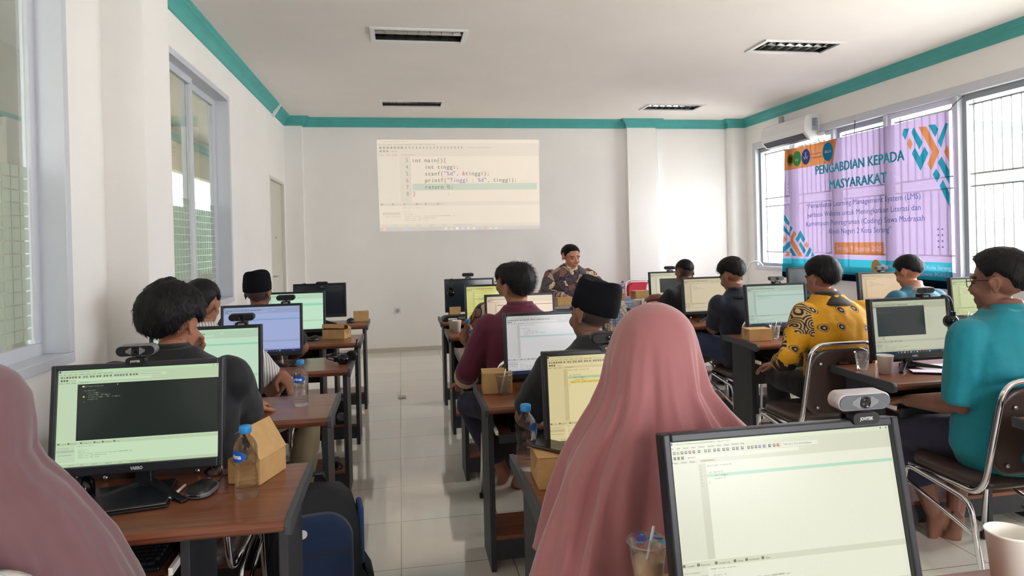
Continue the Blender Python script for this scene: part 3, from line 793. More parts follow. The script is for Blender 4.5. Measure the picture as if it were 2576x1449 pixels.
def plastic_cup(loc, label, rz=0, lid=True, straw=True, tea=False, printed=False):
    t = thing('plastic_cup', label, 'cup', loc, rz, 'clear plastic cups')
    def cup(b):
        pr = [(.001, .002), (.0215, .002), (.0225, .0)]
        for k in range(9): z = .012+k*.008; pr += [(.023+z*.135, z), (.0238+z*.135, z+.004)]
        pr += [(.0345, .086), (.038, .0875), (.038, .0895), (.0345, .0895)]
        b.lathe(pr, 24, 0, False)
    part('wall', 'cup_wall', cup, M_clear, t)
    def liq(b): b.lathe([(.001, .003), (.0215, .003), (.0295, .056), (.001, .056)], 20)
    part('drink', 'cup_liq%d' % tea, liq, mat('milky_tea', C(206, 168, 128), .3) if tea else M_water, t)
    if lid:
        def ld(b):
            b.lathe([(.001, .0905), (.0365, .0900), (.0395, .0895), (.040, .0885)], 24, 0, False)
        l = part('film_lid', 'cup_lid', ld, M_clear, t)
        if printed:
            def pr_(b):
                R = random.Random(4); cols = [0, 1, 2, 3]
                for k in range(26):
                    a = R.uniform(0, 2*pi); r = .030*math.sqrt(R.random()); w = R.uniform(.004, .009); h = R.uniform(.002, .005); ph = R.uniform(0, pi)
                    c = (r*cos(a), r*sin(a))
                    pts = [(c[0]+w*cos(q)*cos(ph)-h*sin(q)*sin(ph), c[1]+w*cos(q)*sin(ph)+h*sin(q)*cos(ph), .0909+k*.00001) for q in [i*pi/5 for i in range(10)]]
                    b.poly(pts, R.choice([0, 0, 1, 2, 3]))
            part('printed_seal', 'cup_print', pr_, [mat('seal_indigo', C(66, 70, 170), .4), mat('seal_cyan', C(60, 170, 200), .4), mat('seal_green', C(110, 160, 80), .4), mat('seal_white', C(225, 228, 235), .4)], l)
    if straw:
        def st(b): b.tube([(-.012, .004, .006), (.010, -.004, .115)], .0028, 8)
        part('straw', 'cup_straw', st, mat('straw_white', C(228, 228, 224), .35), t)
    return t
def paper_cup(loc, label, sc=1.0):
    t = thing('paper_cup', label, 'cup', loc, 0, 'paper cups'); t.scale = (sc, sc, sc)
    def cup(b):
        b.lathe([(.001, .006), (.026, .006), (.0265, 0), (.0275, 0), (.0365, .086), (.038, .087), (.0385, .0895), (.037, .091), (.0357, .089), (.0345, .075), (.027, .010), (.001, .010)], 28)
    part('cup', 'pcup', cup, M_paper, t)
    return t
def snack_box(loc, label, rz=0, w=.16, d=.11, h=.065, lid=0):
    """folded card box; lid = opening angle in degrees (0 shut)"""
    t = thing('card_box', label, 'box', loc, rz, 'brown card snack boxes')
    key = 'sb%g_%g_%g_%g' % (w, d, h, lid)
    def body(b):
        if not lid: b.box((-w/2, -d/2, 0), (w/2, d/2, h))
        else:
            th = .0015
            b.box((-w/2, -d/2, 0), (w/2, d/2, th)); b.box((-w/2, -d/2, th), (w/2, -d/2+th, h)); b.box((-w/2, d/2-th, th), (w/2, d/2, h))
            b.box((-w/2, -d/2+th, th), (-w/2+th, d/2-th, h)); b.box((w/2-th, -d/2+th, th), (w/2, d/2-th, h))
        # folded corner flaps on the short sides
        for s in (-1, 1):
            x = s*(w/2+.0004)
            b.add([(x, -d/2, h), (x, d/2, h), (x, 0, h*.35)], [(0, 1, 2)], 1)
    part('tray', key, body, [M_kraft, M_kraftin], t, .001)
    def ld(b):
        th = .0015
        b.box((-w/2-.001, 0, 0), (w/2+.001, -d-.002, th)); b.box((-w/2-.001, -d-.002, -.03), (w/2+.001, -d-.0005, th))
        if lid: b.prism([(-w/2, -.002, 0), (-w/2, -d*.55, 0), (-w/2, -.01, -.05)], (.0015, 0, 0)); b.prism([(w/2-.0015, -.002, 0), (w/2-.0015, -d*.55, 0), (w/2-.0015, -.01, -.05)], (.0015, 0, 0))
    l = part('lid', key+'l', ld, [M_kraft, M_kraftin], t, 0, (0, d/2+.001, h+.0005), (-rad(lid), 0, 0))
    return t
# ------------------------------------------------------------------ people
def vnoise(p, s): return noise.noise(Vector((p[0]*s, p[1]*s, p[2]*s)))
def smooth01(a, b, x):
    t = max(0, min(1, (x-a)/(b-a))); return t*t*(3-2*t)
def interp(tab, x):
    if x <= tab[0][0]: return tab[0][1]
    for (a, va), (b, vb) in zip(tab, tab[1:]):
        if x <= b:
            t = (x-a)/(b-a); t = t*t*(3-2*t)
            return va+(vb-va)*t
    return tab[-1][1]
def remesh(mb, name, mats, voxel, it=4, disp=None, col=None):
    """one continuous surface out of overlapping closed pieces"""
    me = mb.mesh('tmp', mats[:1]); o = bpy.data.objects.new('tmp', me); COL.objects.link(o)
    r = o.modifiers.new('r', 'REMESH'); r.mode = 'VOXEL'; r.voxel_size = voxel; r.adaptivity = 0; r.use_smooth_shade = True
    s = o.modifiers.new('s', 'SMOOTH'); s.factor = .5; s.iterations = it
    dg = bpy.context.evaluated_depsgraph_get(); out = bpy.data.meshes.new_from_object(o.evaluated_get(dg))
    bpy.data.objects.remove(o); bpy.data.meshes.remove(me); out.name = name
    out.materials.clear()
    for m in mats: out.materials.append(m)
    out.polygons.foreach_set('use_smooth', [True]*len(out.polygons))
    if disp:
        nrm = [v.normal.copy() for v in out.vertices]
        for v, n in zip(out.vertices, nrm): v.co += n*disp(v.co)
    if col:
        a = out.color_attributes.new('Col', 'FLOAT_COLOR', 'POINT')
        flat = []
        for v in out.vertices: flat += list(col(v.co))
        a.data.foreach_set('color', flat)
    out.update(); return out
M_skin = mat('skin', C(160, 112, 88), .5)
n_, l_, p_ = nodes(M_skin)
va = n_.new('ShaderNodeVertexColor'); va.layer_name = 'Col'; l_.new(va.outputs['Color'], p_.inputs['Base Color']); p_.inputs['Specular IOR Level'].default_value = .35
M_hair = mat('black_hair', C(20, 18, 20), .55, spec=.25, var=(60, .3, (1, 1, .3)))
M_velvet = mat('black_velvet', C(11, 12, 18), .9, spec=.2, bump=(500, .1, .001))

def head_parts(b, HM, full=1.0):
    b.M = HM
    b.ball((0, -.014, .030), (.0755, .096, .083), 24, 16)          # skull
    b.ball((0, .030, -.030), (.062, .062, .082), 20, 12)           # face
    b.ball((0, .020, -.070), (.054, .060, .042), 20, 10)           # jaw
    b.ball((0, .064, -.096), (.026, .022, .020), 12, 8)            # chin
    for s in (-1, 1):
        b.ball((s*.036, .062, -.030), (.026, .024, .026), 12, 8)   # cheek
        b.ball((s*.030, .074, .026), (.026, .014, .009), 12, 6)    # brow
        b.ball((s*.031, .074, .005), (.013, .011, .0085), 12, 6)   # eyelid
        b.ball((s*.012, .092, -.040), (.009, .010, .008), 10, 6)   # nostril
        M0 = b.M
        b.M = HM @ Matrix.Translation((s*.077, -.012, -.006)) @ Matrix.Rotation(s*rad(-22), 4, 'Z') @ Matrix.Rotation(rad(-12), 4, 'X')
        b.ball((0, 0, .006), (.008, .020, .024), 12, 8); b.ball((0, .004, -.022), (.007, .011, .013), 10, 6)
        b.tube([(s*.006, .014, .012), (s*.009, .004, .029), (s*.009, -.012, .027), (s*.009, -.019, .008), (s*.007, -.008, -.020)], .0042, 6)
        b.M = M0
    b.tube([(0, .078, .022), (0, .092, -.012), (0, .103, -.034)], [.008, .010, .013], 10)   # nose
    b.ball((0, .083, -.066), (.024, .011, .006), 12, 6); b.ball((0, .081, -.077), (.021, .011, .007), 12, 6)
def hand(b, M, wrist, d, n, curl=25, spread=4, flip=1, thumb=.6):
    """palm, four fingers and thumb; d points along the hand, n out of the palm"""
    d = Vector(d).normalized(); n = Vector(n); n = (n-d*n.dot(d)).normalized(); sd = d.cross(n)*flip   # sd: towards the thumb
    w = Vector(wrist); b.M = M
    rings = []
    for t, hw, ht in ((-.015, .024, .018), (.01, .030, .017), (.04, .038, .016), (.07, .040, .014), (.088, .038, .011)):
        c = w+d*t
        rings.append([tuple(c+sd*(hw*cos(2*pi*k/14))+n*(ht*sin(2*pi*k/14))) for k in range(14)])
    b.loft(rings, 0, True)
    for i, (off, ln, r) in enumerate(((.028, .070, .0088), (.010, .078, .0092), (-.009, .072, .0088), (-.027, .056, .0078))):
        p = w+d*.078+sd*off; a = 0; dd = (d+sd*off*spread*.35).normalized(); pts = [p]; rr = [r]
        for k, f in enumerate((.45, .32, .23)):
            a += rad(curl*(1.0+.12*i)*(.7, 1.1, .9)[k]); v = dd*cos(a)+n*sin(a)
            p = p+v*ln*f; pts.append(p); rr.append(r*(.96, .90, .72)[k])
        b.tube([tuple(q) for q in pts], rr, 8)
        b.ball(tuple(pts[-1]), rr[-1], 8, 6)
    p = w+d*.018+sd*.024; v1 = (d*.62+sd*.72+n*.35*thumb).normalized(); v2 = (d*.9+sd*.25+n*.45*thumb).normalized()
    q1 = p+v1*.042; q2 = q1+v2*.030; q3 = q2+v2*.022
    b.tube([tuple(p), tuple(q1), tuple(q2), tuple(q3)], [.013, .0108, .0098, .0078], 8); b.ball(tuple(q3), .0078, 8, 6)
TORSO = [(-.11, .150, .115), (-.03, .178, .130), (.08, .170, .124), (.19, .168, .116), (.29, .176, .116), (.36, .182, .114), (.40, .176, .104), (.43, .152, .094), (.455, .120, .084), (.480, .088, .072), (.505, .066, .062)]
class Figure:
    def __init__(s, name, label, hip, head, hr=(0, 0, 0), rz=0, twist=0, wide=1.0, deep=1.0, skin=(158, 110, 86), voxel=.007,
                 hs=1.0, fw=1.0, nk=.098, armL=None, armR=None, legL=None, legR=None, handL=None, handR=None, fade=False, group='people'):
        s.root = thing('person', label, 'person', (hip[0], hip[1], 0), rz)
        inv = Matrix.Rotation(-rz, 4, 'Z')
        h = inv @ Vector((head[0]-hip[0], head[1]-hip[1], 0)); s.headtop = Vector((h.x, h.y, head[2]))
        yaw, pitch, roll = hr
        R = Matrix.Rotation(rad(yaw), 4, 'Z') @ Matrix.Rotation(rad(-pitch), 4, 'X') @ Matrix.Rotation(rad(roll), 4, 'Y')
        s.hc = s.headtop - Vector((0, 0, .115*hs))
        s.HM = Matrix.Translation(s.hc) @ R @ Matrix.Diagonal((hs*fw, hs, hs, 1))
        s.neck_top = s.HM @ Vector((0, -.022, -.075))
        s.P = Vector((0, -.01, .57)); s.N = Vector((s.hc.x*.92, s.hc.y-.035-.05*(pitch/40), s.hc.z-nk*hs))
        s.twist = rad(twist); s.wide = wide; s.deep = deep; s.skin = skin; s.voxel = voxel; s.fade = fade
        L = (s.N-s.P).length; s.k = L/.505
        sp = s.spine(.392); X = Matrix.Rotation(s.twist, 3, 'Z') @ Vector((1, 0, 0))
        s.shL = sp-X*.168*wide; s.shR = sp+X*.168*wide
        s.armL = [Vector(p) for p in (armL or [(-.26, .08, .76), (-.15, .32, .655)])]
        s.armR = [Vector(p) for p in (armR or [(.26, .08, .76), (.15, .32, .655)])]
        s.legL = [Vector(p) for p in (legL or [(-.13, .42, .53), (-.13, .36, .10), (-.13, .55, .02)])]
        s.legR = [Vector(p) for p in (legR or [(.13, .42, .53), (.13, .36, .10), (.13, .55, .02)])]
        s.handL = handL or {}; s.handR = handR or {}
        s.body()
    def spine(s, t):
        """point at distance t (of .505) up the back, gently bowed"""
        f = t/.505; p = s.P.lerp(s.N, f) if f <= 1 else s.N
        return p + Vector((0, -.035*sin(pi*min(1, max(0, f))), 0))
    def torso(s, b, grow=0.0, t0=-.2, t1=.6):
        rings = []; n = 28
        cw, sw_ = cos(s.twist), sin(s.twist)
        for t, hw, hd in TORSO:
            if t < t0 or t > t1: continue
            c = s.spine(t) if t >= 0 else s.P+Vector((0, 0, t)); g = grow*(1 if t < .47 else .6)
            w = hw*s.wide+g; d = hd*s.deep+g; f = max(0, min(1, t/.4)); ring = []
            for i in range(n):
                a = 2*pi*i/n; x = w*math.copysign(abs(cos(a))**.82, cos(a)); y = d*math.copysign(abs(sin(a))**.82, sin(a))
                aa = s.twist*f
                ring.append((c.x+x*cos(aa)-y*sin(aa), c.y+x*sin(aa)+y*cos(aa), c.z))
            rings.append(ring)
        b.loft(rings, 0, True)
    def limb(s, b, pts, r, n=12, full=True):
        b.tube([tuple(p) for p in pts], r, n)
        for p, q in list(zip(pts, r))[:None if full else -1]: b.ball(tuple(p), q, 12, 8)
    def arm(s, b, side, grow=0.0, frac=2.0):
        sh, (el, wr) = (s.shL, s.armL) if side < 0 else (s.shR, s.armR)
        pts = [sh, sh.lerp(el, .5), el, el.lerp(wr, .35), wr]; r = [.062, .050, .041, .043, .026]
        if frac < 2:
            if frac <= 1: pts = [sh, sh.lerp(el, frac*.55), sh.lerp(el, frac)]; r = [.064, .058, .055]
            else:
                f = frac-1; pts = [sh, sh.lerp(el, .5), el, el.lerp(wr, f)]; r = [.064, .055, .048, .048-.014*f]
        s.limb(b, pts, [q*(1+.25*(s.wide-1))+grow for q in r], full=frac >= 2)
    def legpts(s, side): 
        hp = Vector((side*.088*s.wide, .02, .565)); return [hp]+(s.legL if side < 0 else s.legR)
    def leg(s, b, side, grow=0.0, frac=1.0):
        hp, kn, an, toe = s.legpts(side)
        pts = [hp, hp.lerp(kn, .5), kn, kn.lerp(an, .35), an]; r = [.090, .076, .058, .056, .036]
        if frac < 1: pts = [hp, hp.lerp(kn, .5), kn, kn.lerp(an, .4*frac), kn.lerp(an, frac)]; r = [.090, .076, .060, .057, .052]
        s.limb(b, pts, [q+grow for q in r], full=frac >= 1)
    def foot(s, b, side):
        hp, kn, an, toe = s.legpts(side); d = (toe-an); dl = d.normalized(); up = (kn-an).normalized(); up = (up-dl*up.dot(dl)).normalized(); sd = dl.cross(up)
        heel = an-dl*.035-up*.055
        rings = []
        for t, w, h0, h1 in ((-.035, .022, .012, .05), (-.02, .031, .002, .07), (.03, .034, .0, .085), (.08, .038, .004, .068), (.13, .044, .002, .046), (.165, .046, .004, .032)):
            c = an-up*.07+dl*t
            rings.append([tuple(c+sd*(w*cos(2*pi*k/14))+up*((h0+h1)/2+(h1-h0)/2*sin(2*pi*k/14))) for k in range(14)])
        b.loft(rings, 0, True)
        for i, (o, l, r) in enumerate(((.032, .045, .013), (.011, .042, .0098), (-.006, .036, .0092), (-.021, .030, .0088), (-.035, .022, .0085))):
            o *= -side; p = an-up*.055+dl*.155+sd*o
            b.tube([tuple(p), tuple(p+dl*l*.6+up*.002), tuple(p+dl*l-up*.004)], [r, r, r*.8], 8); b.ball(tuple(p+dl*l-up*.004), r*.85, 8, 6)
    def body(s):
        b = MB(); s.torso(b)
        b.tube([tuple(s.spine(.47)), tuple(s.spine(.47).lerp(s.neck_top, .55)), tuple(s.neck_top)], [.066, .0555, .054], 16)
        for sd in (-1, 1):
            s.arm(b, sd); s.leg(b, sd); s.foot(b, sd)
            el, wr = s.armL if sd < 0 else s.armR; h = s.handL if sd < 0 else s.handR
            hand(b, Matrix(), wr, h.get('d', (wr-el)), h.get('n', (0, 0, -1)), h.get('curl', 22), flip=-sd*1.0 if not h.get('flip') else sd, thumb=h.get('thumb', .6))
        head_parts(b, s.HM); b.M = Matrix()
        inv = s.HM.inverted(); base = C(*s.skin)
        def col(p):
            q = inv @ p; c = list(base)
            k = 1+.10*vnoise(p, 22)
            c = [x*k for x in c[:3]]
            if q.length < .17:
                def mixc(t, a): return [c[i]*(1-a)+t[i]*a for i in range(3)]
                if abs(q.z-.026-.004*cos(q.x*40)) < .0055 and .012 < abs(q.x) < .050 and q.y > .055: c = mixc((.012, .010, .010), .85)
                elif abs(q.z-.003) < .0034 and .017 < abs(q.x) < .045 and q.y > .06: c = mixc((.02, .015, .014), .85)
                elif abs(q.z+.071) < .010 and abs(q.x) < .024 and q.y > .078: c = mixc((.28, .10, .09), .7)
                if s.fade and q.y < .045 and abs(q.x) < .0765 and q.z > -.075:
                    c = mixc((.035, .032, .032), s.fade*smooth01(-.075, -.03, q.z)*smooth01(.05, .0, q.y))
            return (c[0], c[1], c[2], 1)
        me = remesh(b, 'body', [M_skin], s.voxel, 3, col=col)
        s.bodyo = mobj('body', me, s.root)
    # ---- clothing
    def wrinkle(s, amp, sc=9, seed=0):
        def f(p):
            n1 = vnoise((p.x+seed, p.y*.8, p.z*.75), sc); n2 = vnoise((p.x*1.5+seed+9, p.y, p.z*.9), sc*2.1)
            return amp*((1-abs(n1)*2.2)*.8+n2*.5)
        return f
    def shirt(s, m, grow=.013, sleeve=.8, amp=.005, hem=-.11, name='shirt', voxel=.009, collar=None, cuff=None, sc=9, neck=.52):
        b = MB(); s.torso(b, grow, hem-.005, neck)
        for sd in (-1, 1):
            fr = sleeve[0 if sd < 0 else 1] if isinstance(sleeve, tuple) else sleeve
            s.arm(b, sd, grow*.9, fr)
        me = remesh(b, name, [m], voxel, 4, disp=s.wrinkle(amp, sc, s.root.location.x*3))
        o = mobj(name, me, s.root)
        if collar:
            c = MB(); rings = []; ax = (s.neck_top-s.spine(.47)).normalized(); cb = s.spine(.48)
            for h, r in ((-.050, .100), (-.022, .080), (.000, .072), (.030, .0655), (.046, .0645), (.048, .0675), (.034, .0735), (.004, .090), (-.014, .103), (-.028, .114), (-.036, .111)):
                ring = []
                for k in range(36):
                    a = 2*pi*k/36; bk = sin(a)          # +1 front, -1 nape
                    hh = h*(1-.35*smooth01(.2, 1, bk))-.022*smooth01(.1, 1, bk)+.006*smooth01(.1, 1, -bk)
                    p = cb+ax*hh; ring.append((p.x+r*cos(a)*(1.0+.14*smooth01(.07, .11, r)), p.y+r*.97*bk, p.z))
                rings.append(ring)
            c.loft(rings, 0, False); c.obj('collar', collar, o)
        return o
    def cuffs(s, m, frac, side, r=.052):
        sh, (el, wr) = (s.shL, s.armL) if side < 0 else (s.shR, s.armR)
        f0, f1 = frac
        pt = lambda f: sh.lerp(el, f) if f <= 1 else el.lerp(wr, f-1)
        b = MB(); b.tube([tuple(pt(f0)), tuple(pt((f0+f1)/2)), tuple(pt(f1))], [r, r*1.03, r], 18, caps=True)
        return b.obj('cuff', m, s.root)
    def trousers(s, m, grow=.012, frac=.92, amp=.005, name='trousers', voxel=.010):
        b = MB(); rings = []
        s.torso(b, grow-.008, -.2, .09)
        for sd in (-1, 1): s.leg(b, sd, grow, frac)
        me = remesh(b, name, [m], voxel, 4, disp=s.wrinkle(amp, 8, 5))
        return mobj(name, me, s.root)
    # ---- hair and headwear (head space)
    def hair(s, top=.018, side=.010, nape=-50, front=36, rough=.004, tufts=260, tl=.03, lift=.25, up=0.0, m=None, seed=1, burn=-14, ear=8, tw=.0016, parting=0, back=0.0):
        R = random.Random(seed); b = MB(); nu, nv = 72, 26
        LINE_ = [(0, front), (38, front-4), (62, 12), (74, burn), (84, burn+4), (92, ear), (112, ear-16), (135, nape+14), (180, nape)]
        def pos(az, v, extra=0.0):
            lo = interp(LINE_, abs((az+180) % 360-180)); el = 90-v*(90-lo)
            a, e = rad(az), rad(el)
            d = Vector((sin(a)*cos(e), cos(a)*cos(e), sin(e)))
            f = smooth01(-20, 65, el); t = side+(top-side)*f
            t += back*smooth01(90, 180, abs((az+180) % 360-180))*smooth01(-50, 10, el)
            t *= smooth01(1.0, .86, v)*.92+.08
            nz = noise.noise(Vector((d.x*26+seed, d.y*26, d.z*5)))*.6+noise.noise(Vector((d.x*9+seed, d.y*9, d.z*9)))*.7
            t += nz*rough*smooth01(1.0, .8, v)+extra
            c = Vector((d.x*(.0755+t), d.y*(.097+t), d.z*(.084+t)))
            return Vector((0, -.014, .030))+c, d
        rings = []
        for j in range(1, nv+1): rings.append([tuple(pos(360*i/nu, j/nv)[0]) for i in range(nu)])
        rings.append([tuple(pos(360*i/nu, 1.0, -.012)[0]) for i in range(nu)])
        b.M = s.HM; b.loft(rings, 0, False); b.add([tuple(pos(0, 0)[0])]+rings[0], [(0, 1+i, 1+(i+1) % nu) for i in range(nu)], 0, True)
        crown = Vector((0, -.06, .11))
        for k in range(int(tufts*2.6)):
            az = R.uniform(0, 360); v = math.sqrt(R.uniform(.02, .98)); p, d = pos(az, v, -.003)
            fl = (p-crown); fl = fl-d*fl.dot(d); fl = fl.normalized() if fl.length > 1e-4 else Vector((0, 1, 0))
            fl = (fl+Vector((R.uniform(-.5, .5), R.uniform(-.5, .5), R.uniform(-.3, .3)))*.38)
            dr = (fl*(1-lift)+d*(lift*R.uniform(.6, 1.4))+Vector((0, 0, up))).normalized()
            ln = tl*R.uniform(.5, 1.15)*(1-.8*smooth01(.78, .97, v)); w = tw*.42*R.uniform(.7, 1.5); sdv = dr.cross(d); sdv = sdv.normalized() if sdv.length > 1e-4 else Vector((1, 0, 0))
            q1 = p+dr*ln*.5+d*.001; q2 = q1+(dr-d*.25).normalized()*ln*.5
            b.add([tuple(p-sdv*w), tuple(p+sdv*w), tuple(q1+sdv*w*.8), tuple(q1-sdv*w*.8), tuple(q2)], [(0, 1, 2, 3), (3, 2, 4)], 0, True)
        b.M = Matrix()
        return b.obj('hair', m or M_hair, s.root)
    def cap(s, tilt=0, m=None, roll=0, zoff=0, h=.118):
        b = MB(); b.M = s.HM @ Matrix.Translation((0, -.014, .018+zoff)) @ Matrix.Rotation(rad(tilt), 4, 'X') @ Matrix.Rotation(rad(roll), 4, 'Y')
        n = 48; rings = []
        for z, rx, ry in ((.0, .070, .09), (-.003, .082, .103), (.004, .0858, .1068), (.03, .0868, .1075), (.055, .0858, .1065), (.0565, .0845, .105), (.08, .0825, .103), (h-.016, .079, .099), (h-.004, .0725, .092), (h+.002, .066, .086), (h+.001, .05, .072), (h-.004, .025, .055), (h-.007, .006, .045)):
            rings.append([(rx*cos(2*pi*i/n), ry*sin(2*pi*i/n), z+(.014*(z/h)*(sin(2*pi*i/n))**2 if z > .02 else 0)) for i in range(n)])
        b.loft(rings, 0, False); b.add([rings[-1][i] for i in range(n)], [tuple(range(n))], 0, True)
        return b.obj('cap', m or M_velvet, s.root)
    def glasses(s):
        b = MB(); b.M = s.HM
        for sd in (-1, 1):
            b.tube([(sd*(.034+.024*cos(a*pi/8)), .098-.006*abs(cos(a*pi/8)), .004+.019*sin(a*pi/8)) for a in range(17)], .0016, 6)
            b.tube([(sd*.058, .092, .010), (sd*.074, .06, .012), (sd*.079, -.005, .012), (sd*.079, -.02, -.004)], .0016, 6)
        b.tube([(-.010, .098, .006), (0, .101, .009), (.010, .098, .006)], .0014, 6)
        o = b.obj('glasses', M_black, s.root); return o

def headscarf(name, label, hip, head, m, secs, dressm, rz=0, hemwave=0, folds=.012, nf=9, seed=1, yaw=0, lean=0.0, fold_fn=None, arms=None):
    """woman in a long draped headscarf; secs = (z, cx, cy, half width, half depth) from crown to hem, relative to head xy"""
    F = Figure('person', label, hip, head, (yaw, 6, 0), nk=.155, wide=.74, deep=.85, skin=(176, 128, 104), voxel=.009, armL=[(-.15, .03, .75), (-.08, .28, .68)], armR=[(.15, .03, .75), (.08, .28, .68)])
    F.shirt(dressm, .010, 1.9, .003, name='dress', voxel=.012); F.trousers(dressm, .02, .9, .005, 'skirt', .012)
    b = MB(); n = 150; zs = [q[0] for q in secs]; R = random.Random(seed)
    ph = [R.uniform(0, 2*pi) for _ in range(6)]
    hx, hy = F.headtop.x, F.headtop.y
    def sec(z):
        for a, c in zip(secs, secs[1:]):
            if z <= a[0] and z >= c[0]:
                t = (a[0]-z)/(a[0]-c[0]+1e-9); t = t
                return [a[i]+(c[i]-a[i])*t for i in range(5)]
        return list(secs[-1])
    rings = []; zt, zb = zs[0], zs[-1]; m_ = 90
    for j in range(m_+1):
        f = j/m_; z = zt-(zt-zb)*(f**1.25 if f < .3 else f**1.25)
        _, cx, cy, w, d = sec(z); ring = []
        g = smooth01(.03, .42, zt-z)
        for i in range(n):
            a = 2*pi*i/n
            am = folds*g*(.35*sin(nf*a+ph[0]+.8*sin(3*z*4+ph[1]))+.45*sin((nf-4)*a+ph[2]-2.0*z)+.25*sin((nf*2+1)*a+ph[3]+1.5*z))
            am += folds*.35*g*noise.noise(Vector((cos(a)*2.2+seed, sin(a)*2.2, z*2.2)))*2
            rd = 1-abs(noise.noise(Vector((cos(a)*2.6+seed*3, sin(a)*2.6, z*1.1))))*3.2
            am += folds*.9*g*max(0, rd)**2
            if fold_fn: am += fold_fn(a, z, g)
            zz = z+(hemwave*abs(sin(a*46)) if j == m_ else 0)
            ex = .9
            x = (w+am)*math.copysign(abs(cos(a))**ex, cos(a)); y = (d+am)*math.copysign(abs(sin(a))**ex, sin(a))
            ring.append((hx+cx+x, hy+cy+y, zz))
        rings.append(ring)
    b.loft(rings, 0, False)
    b.add([(hx+secs[0][1], hy+secs[0][2], zt+.001)]+rings[0], [(0, 1+i, 1+(i+1) % n) for i in range(n)], 0, True)
    o = b.obj('headscarf', m, F.root)
    sm = o.modifiers.new('smooth', 'SMOOTH'); sm.factor = .5; sm.iterations = 2
    so = o.modifiers.new('solid', 'SOLIDIFY'); so.thickness = .003; so.offset = -1
    return F
# ------------------------------------------------------------------ rows of desks
LX, MX, RX, QX = -1.19, .33, 2.19, 3.55
ROWS = {'L': (LX, [2.18, 3.165, 4.19, 5.18, 6.20]), 'M': (MX, [1.155, 2.09, 3.165, 4.28, 5.25, 6.15]), 'R': (RX, [2.06, 3.09, 4.25, 5.20, 6.20]), 'Q': (QX, [4.20, 5.05, 6.18])}
ORD = ['nearest', 'second', 'third', 'fourth', 'fifth', 'sixth']
NAMEC = {'L': 'in the row along the left wall', 'M': 'on the right of the tiled aisle', 'R': 'in the row right of the pink headscarf', 'Q': 'in the row under the banner'}
desks = {}
for c, (x, ys) in ROWS.items():
    for i, y in enumerate(ys):
        if c == 'L': lb = ('desk with the open snack box and blue capped bottle, left foreground', 'desk with a bottle at its aisle end, behind the backpack', 'desk with a headset lying at its aisle end', 'desk with an opened snack box, second from the front by the left wall', 'desk at the front by the left wall, with a small box and mouse')[i]
        elif c == 'M': lb = ('desk under the large bright monitor in the right foreground', 'desk with a phone on a box, beside the pink headscarf', 'desk with a clear cup, box and headset near the barefoot man', 'desk with the bottle beside the maroon shirt', 'desk with two white paper cups at its aisle end', 'front desk right of the aisle with the dark monitor and black case')[i]
        elif c == 'R': lb = ('desk just entering the picture at the right edge, behind the turquoise shirt', 'desk with paper cup and phone in front of the turquoise shirt', 'desk with a shut snack box in front of the yellow batik shirt', 'desk in front of the man in navy with crossed leg', 'desk carrying a brown pouch on a box, furthest in its row')[i]
        else: lb = ('desk with the monitor beside the spectacles, under the banner', 'desk in front of the man in a teal T-shirt', 'desk with the unlit monitor by the left end of the banner')[i]
        desks[c+str(i+1)] = desk((x, y, 0), lb)
def dz(c, i): return ROWS[c][1][i]
# ------------------------------------------------------------------ monitors on them
WH = (235, 240, 225)
mons = {}
def mon(k, x, y, lb, scr, **kw): mons[k] = monitor((x, y-.055, DH+.001), lb, scr, **kw)
mon('L1', -.741, 2.03, 'black monitor with a dark code pane, left foreground', ide((215, 240, 205), CODE_B, dark=True, size=.0125), tilt=7.7, rise=.018)
mon('L2', -.832, 3.02, 'monitor with pale green screen right of the black shirt', ide((205, 238, 212), CODE_B, hl=3, st=.095), tilt=5)
mon('L3', -.808, 4.05, 'monitor with blue tinted screen left of the two green ones', ide((172, 186, 232), CODE_B, hl=4, taskbar=True), tilt=5)
mon('L4', -.787, 5.05, 'monitor with large code in front of the black cap, left side', ide((208, 245, 218), [('1', '#include <stdio.h>'), ('3', 'int main(){'), ('4', '  int tinggi;'), ('5', '  scanf("%d", &tinggi);')], hl=2, size=.034, big=True), tilt=5)
mon('L5', -.714, 6.05, 'dark unlit monitor at the front left, headset hung on it', None, off=True, tilt=4, logo=False)
mon('M1', .640, 1.94, 'monitor with yellowish code screen half hidden by the pink headscarf', ide((240, 224, 172), CODE_C, hl=3, taskbar=True, popup=True), tilt=5)
mon('M2', .690, 3.02, 'monitor with grey white screen left of the nearest black cap', ide((216, 214, 216), CODE_B, hl=7, taskbar=True), tilt=5)
mon('M3', .743, 4.12, 'monitor with a red line on screen behind the maroon shirt', ide((236, 214, 188), CODE_C, red=True), tilt=5)
mon('M4', .712, 5.10, 'monitor with yellow screen left of the spiky haired man', ide((226, 224, 140), CODE_B, hl=4, size=.024, big=True), tilt=5)
mon('M5', .617, 6.02, 'dark unlit monitor right of the aisle, headset hung on it', None, off=True, tilt=4, logo=False)
mon('F1', .661, 1.063, 'large bright monitor filling the right foreground', ide((238, 240, 220), CODE_A, hl=3, size=.0112, st=.106), tilt=11)
mon('R1', 2.535, 2.95, 'monitor with a grey window on screen in front of the turquoise shirt', ide((205, 207, 184), CODE_B, taskbar=True, console=(.06, .10, .70, .66)), tilt=5)
mon('R2', 2.528, 4.14, 'monitor with pale green screen left of the yellow batik shirt', ide((196, 216, 206), CODE_B, hl=3, taskbar=True), tilt=5)
mon('R3', 2.495, 5.07, 'monitor with beige screen left of the man in navy', ide((222, 208, 178), CODE_B), tilt=5)
mon('R4', 2.602, 6.07, 'monitor with a blue grey window on screen, furthest in its row', ide((228, 224, 198), CODE_B, console=(.22, .2, .9, .72)), tilt=5)
